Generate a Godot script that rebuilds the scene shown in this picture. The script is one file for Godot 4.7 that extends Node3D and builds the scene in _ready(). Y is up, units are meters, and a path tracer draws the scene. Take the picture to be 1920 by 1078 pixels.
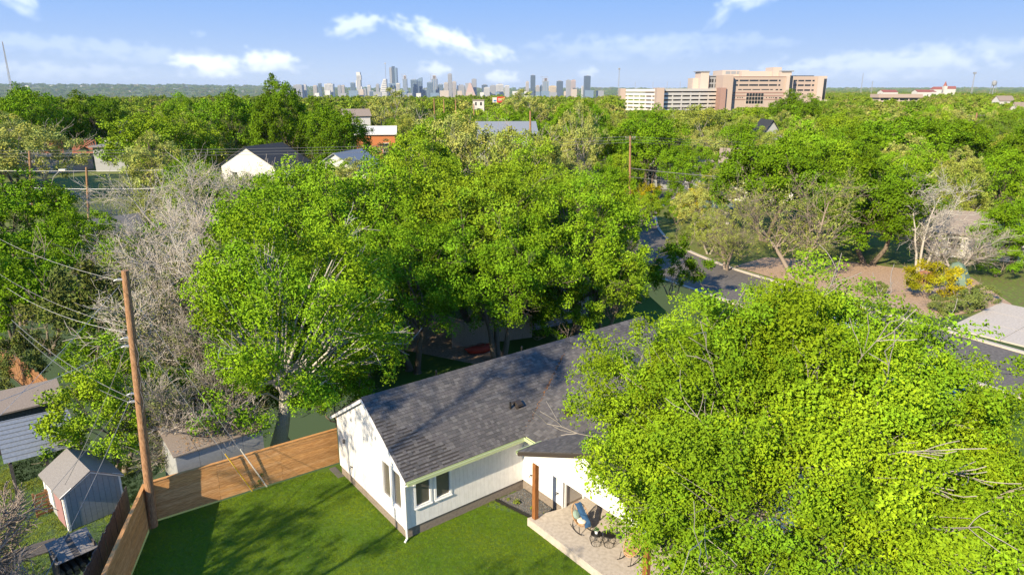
extends Node3D
# A white house seen from the air, its garden, the trees round it and the city far behind.
# Units are metres, y up. The camera looks along -z.

var M := {}
var taken := {}
var R := RandomNumberGenerator.new()


class Shape:
	var v := PackedVector3Array()
	var n := PackedVector3Array()
	var c := PackedColorArray()
	var tint := Color.WHITE

	func tri(a: Vector3, b: Vector3, d: Vector3) -> void:  # counter-clockwise seen from outside
		var m := (b - a).cross(d - a).normalized()
		v.append(a); v.append(d); v.append(b)
		n.append(m); n.append(m); n.append(m)
		c.append(tint); c.append(tint); c.append(tint)

	func quad(a: Vector3, b: Vector3, d: Vector3, e: Vector3) -> void:
		tri(a, b, d)
		tri(a, d, e)

	func box(at: Vector3, size: Vector3, turn := Basis()) -> void:
		var x := turn.x * size.x * 0.5
		var y := turn.y * size.y * 0.5
		var z := turn.z * size.z * 0.5
		quad(at - x - y + z, at + x - y + z, at + x + y + z, at - x + y + z)
		quad(at + x - y - z, at - x - y - z, at - x + y - z, at + x + y - z)
		quad(at + x - y + z, at + x - y - z, at + x + y - z, at + x + y + z)
		quad(at - x - y - z, at - x - y + z, at - x + y + z, at - x + y - z)
		quad(at - x + y + z, at + x + y + z, at + x + y - z, at - x + y - z)
		quad(at - x - y - z, at + x - y - z, at + x - y + z, at - x - y + z)

	func span(lo: Vector3, hi: Vector3) -> void:  # a box from corner to corner
		box((lo + hi) * 0.5, hi - lo)

	func bar(a: Vector3, b: Vector3, w: float, h: float, up := Vector3.UP) -> void:
		var z := (b - a).normalized()
		var x := up.cross(z)
		if x.length() < 0.01:
			x = Vector3.RIGHT.cross(z)
		x = x.normalized()
		box((a + b) * 0.5, Vector3(w, h, (b - a).length()), Basis(x, z.cross(x), z))

	func extrude(poly: Array, by: Vector3) -> void:  # a convex polygon, counter-clockwise seen against «by»
		var k := poly.size()
		for i in range(1, k - 1):
			tri(poly[0] + by, poly[i] + by, poly[i + 1] + by)
			tri(poly[0], poly[i + 1], poly[i])
		for i in k:
			var a: Vector3 = poly[i]
			var b: Vector3 = poly[(i + 1) % k]
			quad(a, b, b + by, a + by)

	func tube(pts: Array, radii: Array, sides := 5, capped := false) -> void:
		var side := Vector3.RIGHT
		var rings := []
		var outs := []
		for i in pts.size():
			var along: Vector3 = (pts[mini(i + 1, pts.size() - 1)] - pts[maxi(i - 1, 0)]).normalized()
			side = side - along * side.dot(along)
			if side.length() < 0.05:
				side = along.cross(Vector3(0.3, 0.2, 0.9))
			side = side.normalized()
			var other := along.cross(side)
			var ring := PackedVector3Array()
			var out := PackedVector3Array()
			for k in sides:
				var t := TAU * k / sides
				var o := side * cos(t) + other * sin(t)
				out.append(o)
				ring.append(pts[i] + o * radii[i])
			rings.append(ring)
			outs.append(out)
		for i in pts.size() - 1:
			for k in sides:
				var j := (k + 1) % sides
				for q in [[i, k], [i + 1, j], [i, j], [i, k], [i + 1, k], [i + 1, j]]:
					v.append(rings[q[0]][q[1]])
					n.append(outs[q[0]][q[1]])
					c.append(tint)
		if capped:
			var e: int = pts.size() - 1
			for k in range(1, sides - 1):
				tri(rings[e][0], rings[e][k], rings[e][k + 1])
				tri(rings[0][0], rings[0][k + 1], rings[0][k])

	func lathe(at: Vector3, prof: Array, sides := 16) -> void:  # Vector2(radius, height) from the bottom up
		for i in prof.size() - 1:
			for k in sides:
				var a := TAU * k / sides
				var b := TAU * (k + 1) / sides
				var p: Vector2 = prof[i]
				var q: Vector2 = prof[i + 1]
				quad(at + Vector3(cos(b) * p.x, p.y, sin(b) * p.x), at + Vector3(cos(a) * p.x, p.y, sin(a) * p.x), at + Vector3(cos(a) * q.x, q.y, sin(a) * q.x), at + Vector3(cos(b) * q.x, q.y, sin(b) * q.x))

	func mesh() -> ArrayMesh:
		var m := ArrayMesh.new()
		var a := []
		a.resize(Mesh.ARRAY_MAX)
		a[Mesh.ARRAY_VERTEX] = v
		a[Mesh.ARRAY_NORMAL] = n
		a[Mesh.ARRAY_COLOR] = c
		m.add_surface_from_arrays(Mesh.PRIMITIVE_TRIANGLES, a)
		return m


func lin(r: float, g: float, b: float, a := 1.0) -> Color:
	return Color(r, g, b, a).linear_to_srgb()


func mat(called: String, col: Color, rough := 0.8, more := {}) -> StandardMaterial3D:
	var m := StandardMaterial3D.new()
	m.resource_name = called
	m.albedo_color = Color(col.r, col.g, col.b).linear_to_srgb()
	m.roughness = rough
	m.metallic_specular = 0.4
	for k in more:
		m.set(k, more[k])
	M[called] = m
	return m


func noise_texture(freq: float, octaves: int, stops: Array, sd: int, size := 512, kind := FastNoiseLite.TYPE_SIMPLEX_SMOOTH) -> NoiseTexture2D:
	var f := FastNoiseLite.new()
	f.seed = sd
	f.noise_type = kind
	f.frequency = freq
	f.fractal_octaves = octaves
	var t := NoiseTexture2D.new()
	t.width = size
	t.height = size
	t.seamless = true
	t.noise = f
	if stops.size():
		var g := Gradient.new()
		var offs := PackedFloat32Array()
		var cols := PackedColorArray()
		for i in stops.size():
			offs.append(stops[i][0])
			cols.append(lin(stops[i][1], stops[i][2], stops[i][3]))
		g.offsets = offs
		g.colors = cols
		t.color_ramp = g
	return t


func rough_mat(called: String, tex: Texture2D, scale: Vector3, rough := 0.9, world := true, bump: Texture2D = null, depth := 0.0) -> StandardMaterial3D:
	var m := mat(called, Color.WHITE, rough)
	m.albedo_texture = tex
	m.uv1_triplanar = true
	m.uv1_world_triplanar = world
	m.uv1_scale = scale
	if bump:
		m.heightmap_enabled = true
		m.heightmap_texture = bump
		m.heightmap_scale = depth
	return m


func numbered(called: String) -> String:
	var k: int = taken.get(called, -1) + 1
	taken[called] = k
	return called if k == 0 else "%s_%03d" % [called, k]


func tag(o: Node, label: String, category: String, group := "", kind := "") -> Node:
	if label: o.set_meta("label", label)
	if category: o.set_meta("category", category)
	if group: o.set_meta("group", group)
	if kind: o.set_meta("kind", kind)
	return o


func thing(called: String, label: String, category: String, at := Vector3.ZERO, turn := 0.0, group := "") -> Node3D:
	var o := Node3D.new()
	o.name = numbered(called)
	add_child(o, true)
	o.position = at
	o.rotation.y = turn
	tag(o, label, category, group)
	return o


func put(called: String, mesh: Mesh, material: Material, parent: Node = self) -> MeshInstance3D:
	var o := MeshInstance3D.new()
	o.mesh = mesh
	o.name = numbered(called) if parent == self else called
	parent.add_child(o, true)
	if material:
		o.material_override = material
	return o


func part(called: String, s: Shape, material: Material, parent: Node = self) -> MeshInstance3D:
	return put(called, s.mesh(), material, parent)


func setting(called: String, s: Shape, material: Material) -> MeshInstance3D:
	var o := part(called, s, material)
	o.set_meta("kind", "structure")
	return o


func any_dir(r: RandomNumberGenerator) -> Vector3:
	var z := r.randf_range(-1, 1)
	var t := r.randf() * TAU
	var k := sqrt(1 - z * z)
	return Vector3(k * cos(t), z, k * sin(t))


func facing(up: Vector3, r: RandomNumberGenerator) -> Basis:  # a turn that takes +y to «up»
	var x := up.cross(any_dir(r)).normalized()
	return Basis(x, up, x.cross(up))


# ---------------------------------------------------------------- ground
var relief := FastNoiseLite.new()


func ground_height(x: float, z: float) -> float:
	var r := sqrt(x * x + z * z)
	if r < 450.0:
		return 0.0
	var side := x / maxf(-z, 1.0) if z < 0 else 1.0
	var right := smoothstep(0.12, 0.4, side)
	var h := -minf(0.0132 * (r - 450.0), 82.0) * (1.0 - right * 0.78) * smoothstep(450.0, 1100.0, r)
	var ridge := lerpf(150.0, 98.0, smoothstep(-0.55, -0.1, side)) * (1.0 - right * 0.72)
	h += ridge * smoothstep(8500.0, 15000.0, r) * (1.0 + 0.25 * relief.get_noise_2d(x * 0.06, z * 0.06))
	h += 6.0 * relief.get_noise_2d(x * 0.15, z * 0.15) * smoothstep(900.0, 3000.0, r)
	return h


# ---------------------------------------------------------------- trees
func leaf_clump(r: RandomNumberGenerator, count: int, radius: float, size: float) -> Array:
	var v := PackedVector3Array()
	var n := PackedVector3Array()
	for i in count:
		var d := any_dir(r)
		d.y = d.y * 0.85 + 0.2
		d = d.normalized()
		var p := d * radius * pow(r.randf(), 0.5)
		p.y *= 0.72
		var up := (d * 0.55 + Vector3(0, 0.4, 0) + any_dir(r) * 0.75).normalized()
		var along := up.cross(any_dir(r)).normalized()
		var side := up.cross(along)
		var l := size * r.randf_range(0.7, 1.35)
		var a := p - along * l * 0.5
		var b := p + along * l * 0.5 - up * l * 0.12
		var w := side * l * 0.3
		var f := up * l * 0.1
		var le := p + w + f
		var ri := p - w + f
		var m1 := (b - a).cross(le - a).normalized()
		var m2 := (ri - a).cross(b - a).normalized()
		if m1.dot(up) < 0:  # each face turns its outside up
			m1 = -m1
			v.append_array([a, b, le])
		else:
			v.append_array([a, le, b])
		if m2.dot(up) < 0:
			m2 = -m2
			v.append_array([a, ri, b])
		else:
			v.append_array([a, b, ri])
		n.append_array([m1, m1, m1, m2, m2, m2])
	return [v, n]


func leaves_at(s: Shape, clump: Array, at: Vector3, turn: Basis, size: float, col: Color) -> void:
	s.v.append_array(Transform3D(turn.scaled(Vector3.ONE * size), at) * (clump[0] as PackedVector3Array))
	s.n.append_array(Transform3D(turn, Vector3.ZERO) * (clump[1] as PackedVector3Array))
	var k := PackedColorArray()
	k.resize(clump[0].size())
	k.fill(col)
	s.c.append_array(k)


func vary(col: Color, r: RandomNumberGenerator, by: float) -> Color:
	var l := exp(r.randf_range(-by, by))
	var h := r.randf_range(-by, by) * 0.4
	return Color(col.r * l * (1 + h), col.g * l, col.b * l * (1 - h))


# A leafy tree: d.h height, d.r crown radius, d.low height of the crown's underside, d.lobes, d.clumps (in all), d.leaves (in each clump),
# d.leaf (their length), d.clump (radius of a clump), d.col, d.twigs (bare ones that stick out), d.stems
func grow(sd: int, d: Dictionary) -> Array:
	var r := RandomNumberGenerator.new()
	r.seed = sd
	var wood := Shape.new()
	var crown := Shape.new()
	var h: float = d.h
	var rad: float = d.r
	var low: float = d.get("low", h * 0.3)
	var ry := (h - low) * 0.5
	var mid: Vector3 = Vector3(0, low + ry, 0) + d.get("off", Vector3.ZERO)
	var kinds := []
	for i in 5:
		kinds.append(leaf_clump(r, d.leaves, d.clump, d.leaf))
	var thick: float = d.get("thick", 0.022 * h + 0.02 * rad)
	var stems: int = d.get("stems", 1)
	var tops := []
	for i in stems:
		var a := TAU * i / stems + r.randf()
		var out := Vector3(cos(a), 0, sin(a)) * (0.0 if stems == 1 else rad * 0.3)
		var foot := Vector3(cos(a), 0, sin(a)) * (0.0 if stems == 1 else thick * 1.2)
		var top: Vector3 = Vector3(r.randf_range(-0.06, 0.06) * h, low + ry * 0.55, r.randf_range(-0.06, 0.06) * h) + out + d.get("off", Vector3.ZERO) * 0.8
		var bend := foot.lerp(top, 0.5) + Vector3(r.randf_range(-0.03, 0.03), 0, r.randf_range(-0.03, 0.03)) * h
		var t0 := thick * (1.0 if stems == 1 else 0.7)
		wood.tube([foot + Vector3(0, -0.1, 0), foot + Vector3(0, 0.25, 0), foot.lerp(bend, 0.6), bend, top], [t0 * 1.5, t0 * 1.05, t0 * 0.92, t0 * 0.8, t0 * 0.5], 7)
		tops.append([bend, top, t0])
	var lobes: int = d.lobes
	var total := 0.0
	var list := []
	var turn := r.randf() * TAU
	for i in lobes:
		var y: float = 1.0 - d.get("under", 1.55) * (i + 0.5) / lobes
		var t := turn + i * 2.39996 + r.randf_range(-0.4, 0.4)
		var k := sqrt(maxf(0.0, 1 - y * y))
		var o := Vector3(k * cos(t), y + r.randf_range(-0.12, 0.12), k * sin(t))
		var lr: float = rad * r.randf_range(0.26, 0.42) * pow(22.0 / lobes, 0.4) * d.get("plump", 1.0)
		var reach := r.randf_range(d.get("reach", 0.55), 0.94)
		var at := mid + Vector3(o.x * (rad - lr * 0.75), o.y * (ry - lr * 0.6), o.z * (rad - lr * 0.75)) * (reach if i % 4 else 1.08)
		if d.has("skirt") and o.y < 0:  # drawn in towards the underside
			at.x = mid.x + (at.x - mid.x) * (1.0 + d.skirt * o.y)
			at.z = mid.z + (at.z - mid.z) * (1.0 + d.skirt * o.y)
		if d.has("taper") and o.y > 0:  # narrower towards the top
			at.x = mid.x + (at.x - mid.x) * (1.0 - d.taper * o.y)
			at.z = mid.z + (at.z - mid.z) * (1.0 - d.taper * o.y)
		list.append([at, lr, o])
		total += lr * lr
		var stem: Array = tops[i % tops.size()]
		var from: Vector3 = stem[0].lerp(stem[1], r.randf_range(0.1, 1.0))
		var bend := from.lerp(at, 0.5) + Vector3(0, -0.1 * lr, 0) + any_dir(r) * lr * 0.3
		var t1: float = stem[2] * r.randf_range(0.14, 0.3)
		wood.tube([from, bend, at], [t1, t1 * 0.65, t1 * 0.3], 5)
		for j in d.get("boughs", 4):
			var tip := at + (o + any_dir(r) * 0.9).normalized() * lr * r.randf_range(0.7, 1.0)
			var knee := bend.lerp(at, r.randf())
			wood.tube([knee, knee.lerp(tip, 0.55) + any_dir(r) * lr * 0.15, tip], [t1 * 0.38, t1 * 0.22, t1 * 0.1], 3)
	for i in int(d.get("twigs", 0)):
		var q: Array = list[r.randi() % list.size()]
		var o := (q[2] as Vector3) + any_dir(r) * 0.7
		var from: Vector3 = q[0] + o * q[1] * 0.4
		var dir := (o + Vector3(0, 0.35, 0)).normalized()
		spray(wood, r, from, dir, q[1] * r.randf_range(0.6, 1.1), thick * 0.04, 1)
	var fill: float = d.get("fill", 0.5)
	for q in list:
		var lobe_col := vary(d.col, r, d.get("spread", 0.16))
		var o: Vector3 = q[2]
		var count := int(round(d.clumps * q[1] * q[1] / total))
		var tufts := []
		for j in maxi(3, int(count / d.get("tuft", 7.0))):
			var e := any_dir(r)
			if e.dot(o) < -0.25 and r.randf() < 0.7:
				e = -e
			e = (e + Vector3(0, 0.12, 0)).normalized()
			var reach := pow(r.randf(), fill)
			if r.randf() < 0.12:
				reach = r.randf_range(1.0, 1.25)
			tufts.append([e, reach, vary(lobe_col, r, 0.1)])
		for j in count:
			var tuft: Array = tufts[j % tufts.size()]
			var e: Vector3 = tuft[0]
			var at: Vector3 = q[0] + e * q[1] * tuft[1] + any_dir(r) * q[1] * d.get("bunch", 0.3) * pow(r.randf(), 0.6) * Vector3(1.15, 0.75, 1.15)
			at.y = maxf(at.y, low * 0.9)
			var up := (e + (at - mid).normalized() * 0.6 + Vector3(0, 0.5, 0) + any_dir(r) * 0.35).normalized()
			leaves_at(crown, kinds[r.randi() % 5], at, facing(up, r), r.randf_range(0.6, 1.3), vary(tuft[2], r, 0.13))
	triangles += (wood.v.size() + crown.v.size()) / 3
	return [wood.mesh(), crown.mesh()]


var triangles := 0


func spray(s: Shape, r: RandomNumberGenerator, from: Vector3, dir: Vector3, length: float, thick: float, depth: int) -> void:
	var p := from
	var d := dir
	var pts := [p]
	var rr := [thick]
	for i in 3:
		d = (d + any_dir(r) * 0.28 + Vector3(0, 0.05, 0)).normalized()
		p += d * length / 3.0
		pts.append(p)
		rr.append(thick * (1.0 - 0.28 * (i + 1)))
		if depth > 0:
			for k in 2 if i < 2 else 1:
				var e := (d + any_dir(r) * 0.85).normalized()
				spray(s, r, p, e, length * r.randf_range(0.45, 0.7), thick * (0.62 - 0.12 * i), depth - 1)
	for i in rr.size():
		rr[i] = maxf(rr[i], 0.012 if depth == 0 else 0.015)
	s.tube(pts, rr, 4 if depth > 1 else 3)


# A tree with few or no leaves
func grow_bare(sd: int, d: Dictionary) -> Array:
	var r := RandomNumberGenerator.new()
	r.seed = sd
	var wood := Shape.new()
	var crown := Shape.new()
	var h: float = d.h
	var rad: float = d.r
	var thick: float = d.get("thick", 0.018 * h + 0.03)
	var kinds := []
	for i in 4:
		kinds.append(leaf_clump(r, d.get("leaves", 10), d.get("clump", 0.3), d.get("leaf", 0.13)))
	var stems: int = d.get("stems", 3)
	for i in stems:
		var a := TAU * i / stems + r.randf()
		var lean: float = r.randf_range(0.15, 0.5) * rad / (h * 0.5)
		var dir := Vector3(cos(a) * lean, 1, sin(a) * lean).normalized()
		var p := Vector3(cos(a), 0, sin(a)) * thick * 1.1 + Vector3(0, -0.1, 0)
		var pts := [p]
		var rr := [thick * 1.3]
		var steps := 7
		for k in steps:
			dir = (dir + any_dir(r) * 0.16).normalized()
			p += dir * h * 0.8 / steps
			pts.append(p)
			var t := thick * (1.0 - 0.82 * (k + 1) / steps)
			rr.append(t)
			if k >= d.get("from", 1):
				for j in d.get("limbs", 3):
					var b := r.randf() * TAU
					var o := (Vector3(cos(b), r.randf_range(0.15, 0.8), sin(b)) + dir * 0.4).normalized()
					var l: float = rad * r.randf_range(0.5, 1.0) * (1.0 - 0.35 * k / steps)
					spray(wood, r, p, o, l, t * 0.5, d.get("depth", 3))
					for q in d.get("tufts", 0):
						var at := p + o * l * r.randf_range(0.4, 1.35) + any_dir(r) * l * 0.4
						leaves_at(crown, kinds[r.randi() % 4], at, facing((o + any_dir(r) * 0.6).normalized(), r), r.randf_range(0.6, 1.2), vary(d.col, r, 0.2))
		wood.tube(pts, rr, 6)
	return [wood.mesh(), crown.mesh() if crown.v.size() else null]


func plant(called: String, meshes: Array, label: String, category: String, at: Vector3, bark: Material, leaf: Material, scale := Vector3.ONE, turn := 0.0, group := "") -> Node3D:
	var t := thing(called, label, category, at, turn, group)
	var w := put("trunk", meshes[0], bark, t)
	w.scale = scale
	if meshes[1]:
		var c := put("crown", meshes[1], leaf, t)
		c.scale = scale
	return t


# ---------------------------------------------------------------- the white house
# In the house's own axes x runs along the lawn wall away from its near corner, z towards the lawn.
func main_roof(_x: float, z: float) -> float:
	return 4.85 - 0.627 * absf(z + 2.95)


func wing_roof(x: float, z: float) -> float:
	return 4.75 - 0.36 * absf(x - 10.9) if x > 5.4 and x < 16.4 and z > -2.95 and z < 9.25 else -9.0


func porch_roof(x: float, z: float) -> float:
	return 4.5 - 0.43 * absf(z - 5.15) if x > 4.28 and x < 10.9 and z > 1.38 and z < 8.92 else -9.0


func main_part(x: float, z: float) -> float:
	return main_roof(x, z) if x > -0.16 and x < 16.25 and z > -6.35 and z < 0.42 else -9.0


# Upright boards of a wall, cut round its openings. x runs along «along», the boards stand out along «out».
func boards(called: String, material: Array, parent: Node, from: Vector3, along: Vector3, out: Vector3, length: float, step: float, gap: float, thick: float, low: float, top: Callable, holes: Array) -> void:
	var x := 0.0
	var number := 0
	while x < length - 0.01:
		var x1 := minf(x + step, length)
		var cuts := [x + gap * 0.5, x1 - gap * 0.5]
		for h in holes:
			for e in [h[0], h[1]]:
				if e > cuts[0] + 0.005 and e < cuts[cuts.size() - 1] - 0.005:
					cuts.append(e)
		cuts.sort()
		var s := Shape.new()
		var over := Shape.new()
		var whole := false
		for i in cuts.size() - 1:
			var a: float = cuts[i]
			var b: float = cuts[i + 1]
			var m := (a + b) * 0.5
			var spans := [[low, top.call(a), top.call(b)]]
			for h in holes:
				if m > h[0] and m < h[1]:
					spans = [[low, h[2], h[2]], [h[3], top.call(a), top.call(b)]]
			whole = whole or spans.size() == 1
			for k in spans.size():
				var q: Array = spans[k]
				if minf(q[1], q[2]) - q[0] < 0.01:
					continue
				(s if k == 0 or whole else over).extrude([from + along * a + Vector3(0, q[0], 0), from + along * b + Vector3(0, q[0], 0), from + along * b + Vector3(0, q[2], 0), from + along * a + Vector3(0, q[1], 0)], out * thick)
		if s.v.size():
			part(called, s, material[number % material.size()], parent)
		if over.v.size():
			part(called, over, material[number % material.size()], parent)
		number += 1
		x = x1


func window_in(parent: Node, from: Vector3, along: Vector3, out: Vector3, hole: Array, trim: Material, bars := 0) -> void:
	var w: float = hole[1] - hole[0]
	var h: float = hole[3] - hole[2]
	var o := Node3D.new()
	o.name = "window"
	parent.add_child(o, true)
	o.transform = Transform3D(Basis(along, Vector3.UP, out), from + along * (hole[0] + w * 0.5) + Vector3(0, hole[2], 0))
	var t := 0.055
	var f := Shape.new()
	f.span(Vector3(-w * 0.5 - t, -t, -0.1), Vector3(-w * 0.5 + 0.035, h + t, 0.065))
	f.span(Vector3(w * 0.5 - 0.035, -t, -0.1), Vector3(w * 0.5 + t, h + t, 0.065))
	f.span(Vector3(-w * 0.5 + 0.035, h - 0.035, -0.1), Vector3(w * 0.5 - 0.035, h + t, 0.063))
	f.span(Vector3(-w * 0.5 + 0.035, -t, -0.1), Vector3(w * 0.5 - 0.035, 0.035, 0.063))
	part("frame", f, trim, o)
	var g := Shape.new()
	g.span(Vector3(-w * 0.5 + 0.03, 0.03, -0.012), Vector3(w * 0.5 - 0.03, h - 0.03, -0.004))
	part("pane", g, M.glass, o)
	for i in bars:
		var b := Shape.new()
		b.span(Vector3(-w * 0.5 + 0.03, h * (i + 1) / (bars + 1) - 0.015, -0.003), Vector3(w * 0.5 - 0.03, h * (i + 1) / (bars + 1) + 0.015, 0.03))
		part("glazing_bar", b, trim, o)
	var sl := Shape.new()
	sl.span(Vector3(-w * 0.5 - t, -t - 0.03, 0.066), Vector3(w * 0.5 + t, -t + 0.015, 0.1))
	part("sill", sl, trim, o)


# Courses of shingles on a slope: «low» is the eave corner, u along the eave, v up the slope
func lay_shingles(out: Array, low: Vector3, u: Vector3, v: Vector3, length: float, rise: float, r: RandomNumberGenerator, shown: Callable) -> void:
	var n := u.cross(v).normalized()
	if n.y < 0:
		n = -n
	var course := 0.15
	var rows := int(rise / course)
	for i in rows:
		var x := -r.randf() * 0.4
		while x < length:
			var w: float = [0.13, 0.17, 0.22, 0.15][r.randi() % 4]
			var a := maxf(x, 0.0)
			var b := minf(x + w - 0.006, length)
			x += w
			if b - a < 0.05:
				continue
			var p := low + u * ((a + b) * 0.5) + v * (i * course)
			if not shown.call(p + v * 0.07):
				continue
			out.append([p, u, v, n, b - a, r.randi() % 6, 0.010 + (0.006 if r.randf() < 0.42 else 0.0)])


func shingle_into(s: Shape, q: Array) -> void:
	var p: Vector3 = q[0]
	var u: Vector3 = q[1] * q[4] * 0.5
	var v: Vector3 = q[2] * 0.17
	var n: Vector3 = q[3]
	var t: Vector3 = n * (q[6] + 0.006)
	var a := p - u
	var b := p + u
	if u.cross(v).dot(n) < 0:
		var k := a
		a = b
		b = k
	s.quad(a + t, b + t, b + v + n * 0.004, a + v + n * 0.004)
	s.quad(a, b, b + t, a + t)
	s.quad(b, b + v, b + v + n * 0.004, b + t)
	s.quad(a + v, a, a + t, a + v + n * 0.004)


func gutter(parent: Node, a: Vector3, b: Vector3, out: Vector3) -> void:
	var s := Shape.new()
	var t := 0.012
	var up := Vector3.UP
	s.bar(a + up * -0.05 + out * 0.005, b + up * -0.05 + out * 0.005, t, 0.13)
	s.bar(a + up * -0.115 + out * 0.055, b + up * -0.115 + out * 0.055, 0.11, t)
	s.bar(a + up * -0.055 + out * 0.115, b + up * -0.055 + out * 0.115, t, 0.12)
	s.bar(a + up * 0.008 + out * 0.11, b + up * 0.008 + out * 0.11, 0.03, t)
	part("gutter", s, M.gutter, parent)


func slab(poly: Array, thick: float) -> Shape:  # a sloping sheet with thickness below it
	var s := Shape.new()
	var p := []
	for q in poly:
		p.append(q - Vector3(0, thick, 0))
	s.extrude(p, Vector3(0, thick, 0))
	return s


func build_house() -> void:
	var r := RandomNumberGenerator.new()
	r.seed = 11
	var house := thing("white_house", "white board-sided house with dark grey shingle roof beside the lawn", "house", Vector3(-4.03, 0, -22.34), deg_to_rad(37.8))
	var X := Vector3.RIGHT
	var Z := Vector3.BACK
	var Y := Vector3.UP
	var W := [M.white_board, M.white_board_b]
	# plinth
	var s := Shape.new()
	s.span(Vector3(0.03, -0.1, -5.87), Vector3(16.0, 0.45, -0.03))
	s.span(Vector3(5.73, -0.1, -0.03), Vector3(16.0, 0.45, 2.5))
	s.span(Vector3(9.5, -0.1, 2.5), Vector3(16.0, 0.45, 9.0))
	part("foundation", s, M.foundation, house)
	# lawn wall, gable wall, wing walls
	var front_holes := [[0.42, 1.1, 1.24, 2.58], [1.32, 2.0, 1.24, 2.58]]
	var gable_holes := [[4.2, 4.88, 1.15, 2.72], [5.05, 5.73, 1.15, 2.72]]
	var flat := func(_x: float) -> float: return 2.8
	var gable_top := func(x: float) -> float: return 4.85 - 0.627 * absf(x - 2.95) - 0.16
	boards("siding_board", W, house, Vector3(0.02, 0, -0.02), X, Z, 5.7, 0.203, 0.005, 0.035, 0.45, flat, front_holes)
	boards("siding_board", W, house, Vector3(0.02, 0, -5.9), Z, -X, 5.9, 0.203, 0.005, 0.035, 0.45, gable_top, gable_holes)
	boards("wall", [M.wall_core], house, Vector3(0.03, 0, -0.14), X, Z, 5.7, 9.0, 0.0, 0.115, 0.45, flat, front_holes)
	boards("wall", [M.wall_core], house, Vector3(0.14, 0, -5.9), Z, -X, 5.76, 9.0, 0.0, 0.115, 0.45, func(x: float) -> float: return 2.85, gable_holes)
	boards("siding_board", W, house, Vector3(5.72, 0, -0.0), Z, -X, 2.55, 0.203, 0.005, 0.035, 0.45, func(_x: float) -> float: return 2.72, [])
	var door_hole := [[0.2, 1.16, 0.36, 2.42]]
	boards("siding_board", W, house, Vector3(5.69, 0, 2.5), X, Z, 3.81, 0.203, 0.005, 0.035, 0.36, flat, door_hole)
	s = Shape.new()
	s.span(Vector3(5.74, 0.45, 0.0), Vector3(5.86, 2.7, 2.49))
	s.span(Vector3(9.5, 0.36, 2.52), Vector3(9.62, 2.8, 9.0))
	s.span(Vector3(9.62, 0.36, 8.88), Vector3(16.0, 2.8, 9.0))
	s.span(Vector3(15.88, 0.45, -5.9), Vector3(16.0, 2.8, 8.88))
	s.span(Vector3(0.14, 0.45, -5.9), Vector3(15.88, 2.8, -5.78))
	s.extrude([Vector3(15.9, 2.8, -5.9), Vector3(15.9, 2.8, 0), Vector3(15.9, 4.7, -2.95)], Vector3(0.1, 0, 0))
	part("wall", s, M.white_board, house)
	s = Shape.new()
	s.span(Vector3(0.2, 0.46, -5.7), Vector3(15.8, 0.5, -0.2))
	part("floor", s, M.interior, house)
	for h in front_holes:
		window_in(house, Vector3(0.02, 0, -0.02), X, Z, h, M.white_trim)
	for h in gable_holes:
		window_in(house, Vector3(0.02, 0, -5.9), Z, -X, h, M.white_trim)
	s = Shape.new()  # corner boards
	s.span(Vector3(-0.035, 0.45, -0.11), Vector3(-0.016, 2.78, 0.035))
	s.span(Vector3(-0.0159, 0.45, 0.0151), Vector3(0.11, 2.78, 0.034))
	part("corner_trim", s, M.white_trim, house)
	# door on the patio
	var door := Node3D.new()
	door.name = "door"
	house.add_child(door, true)
	door.position = Vector3(6.37, 0.36, 2.5)
	s = Shape.new()
	for i in 10:
		s.span(Vector3(-0.46, 0.012 + i * 0.203, -0.04), Vector3(0.46, 0.008 + (i + 1) * 0.203, -0.005))
	s.span(Vector3(-0.455, 0.01, -0.06), Vector3(0.455, 2.04, -0.02))
	part("leaf", s, M.door_grey, door)
	s = Shape.new()
	s.span(Vector3(-0.55, 0, -0.06), Vector3(-0.465, 2.12, 0.05))
	s.span(Vector3(0.465, 0, -0.06), Vector3(0.55, 2.12, 0.05))
	s.span(Vector3(-0.465, 2.05, -0.06), Vector3(0.465, 2.12, 0.048))
	part("frame", s, M.white_trim, door)
	s = Shape.new()
	s.span(Vector3(0.33, 0.95, -0.005), Vector3(0.4, 1.15, 0.015))
	s.bar(Vector3(0.37, 1.0, 0.05), Vector3(0.25, 1.0, 0.05), 0.02, 0.02)
	part("handle", s, M.black_metal, door)
	# roofs
	var roof := Node3D.new()
	roof.name = "roof"
	house.add_child(roof, true)
	var e := 0.42
	part("deck", slab([Vector3(-0.14, main_roof(0, e), e), Vector3(16.2, main_roof(0, e), e), Vector3(16.2, 4.85, -2.95), Vector3(-0.14, 4.85, -2.95)], 0.13), M.roof_deck, roof)
	part("deck", slab([Vector3(-0.14, 4.848, -2.95), Vector3(16.2, 4.848, -2.95), Vector3(16.2, main_roof(0, -6.32), -6.32), Vector3(-0.14, main_roof(0, -6.32), -6.32)], 0.13), M.roof_deck, roof)
	part("deck", slab([Vector3(5.45, wing_roof(5.45, 0), -2.4), Vector3(5.45, wing_roof(5.45, 0), 9.2), Vector3(10.9, 4.75, 9.2), Vector3(10.9, 4.75, -2.9)], 0.13), M.roof_deck, roof)
	part("deck", slab([Vector3(10.9, 4.748, -2.9), Vector3(10.9, 4.748, 9.2), Vector3(16.35, wing_roof(16.35, 0), 9.2), Vector3(16.35, wing_roof(16.35, 0), -2.4)], 0.13), M.roof_deck, roof)
	part("deck", slab([Vector3(4.3, 4.5, 5.15), Vector3(10.5, 4.5, 5.15), Vector3(10.5, porch_roof(5, 1.4), 1.4), Vector3(4.3, porch_roof(5, 1.4), 1.4)], 0.11), M.roof_deck, roof)
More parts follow.
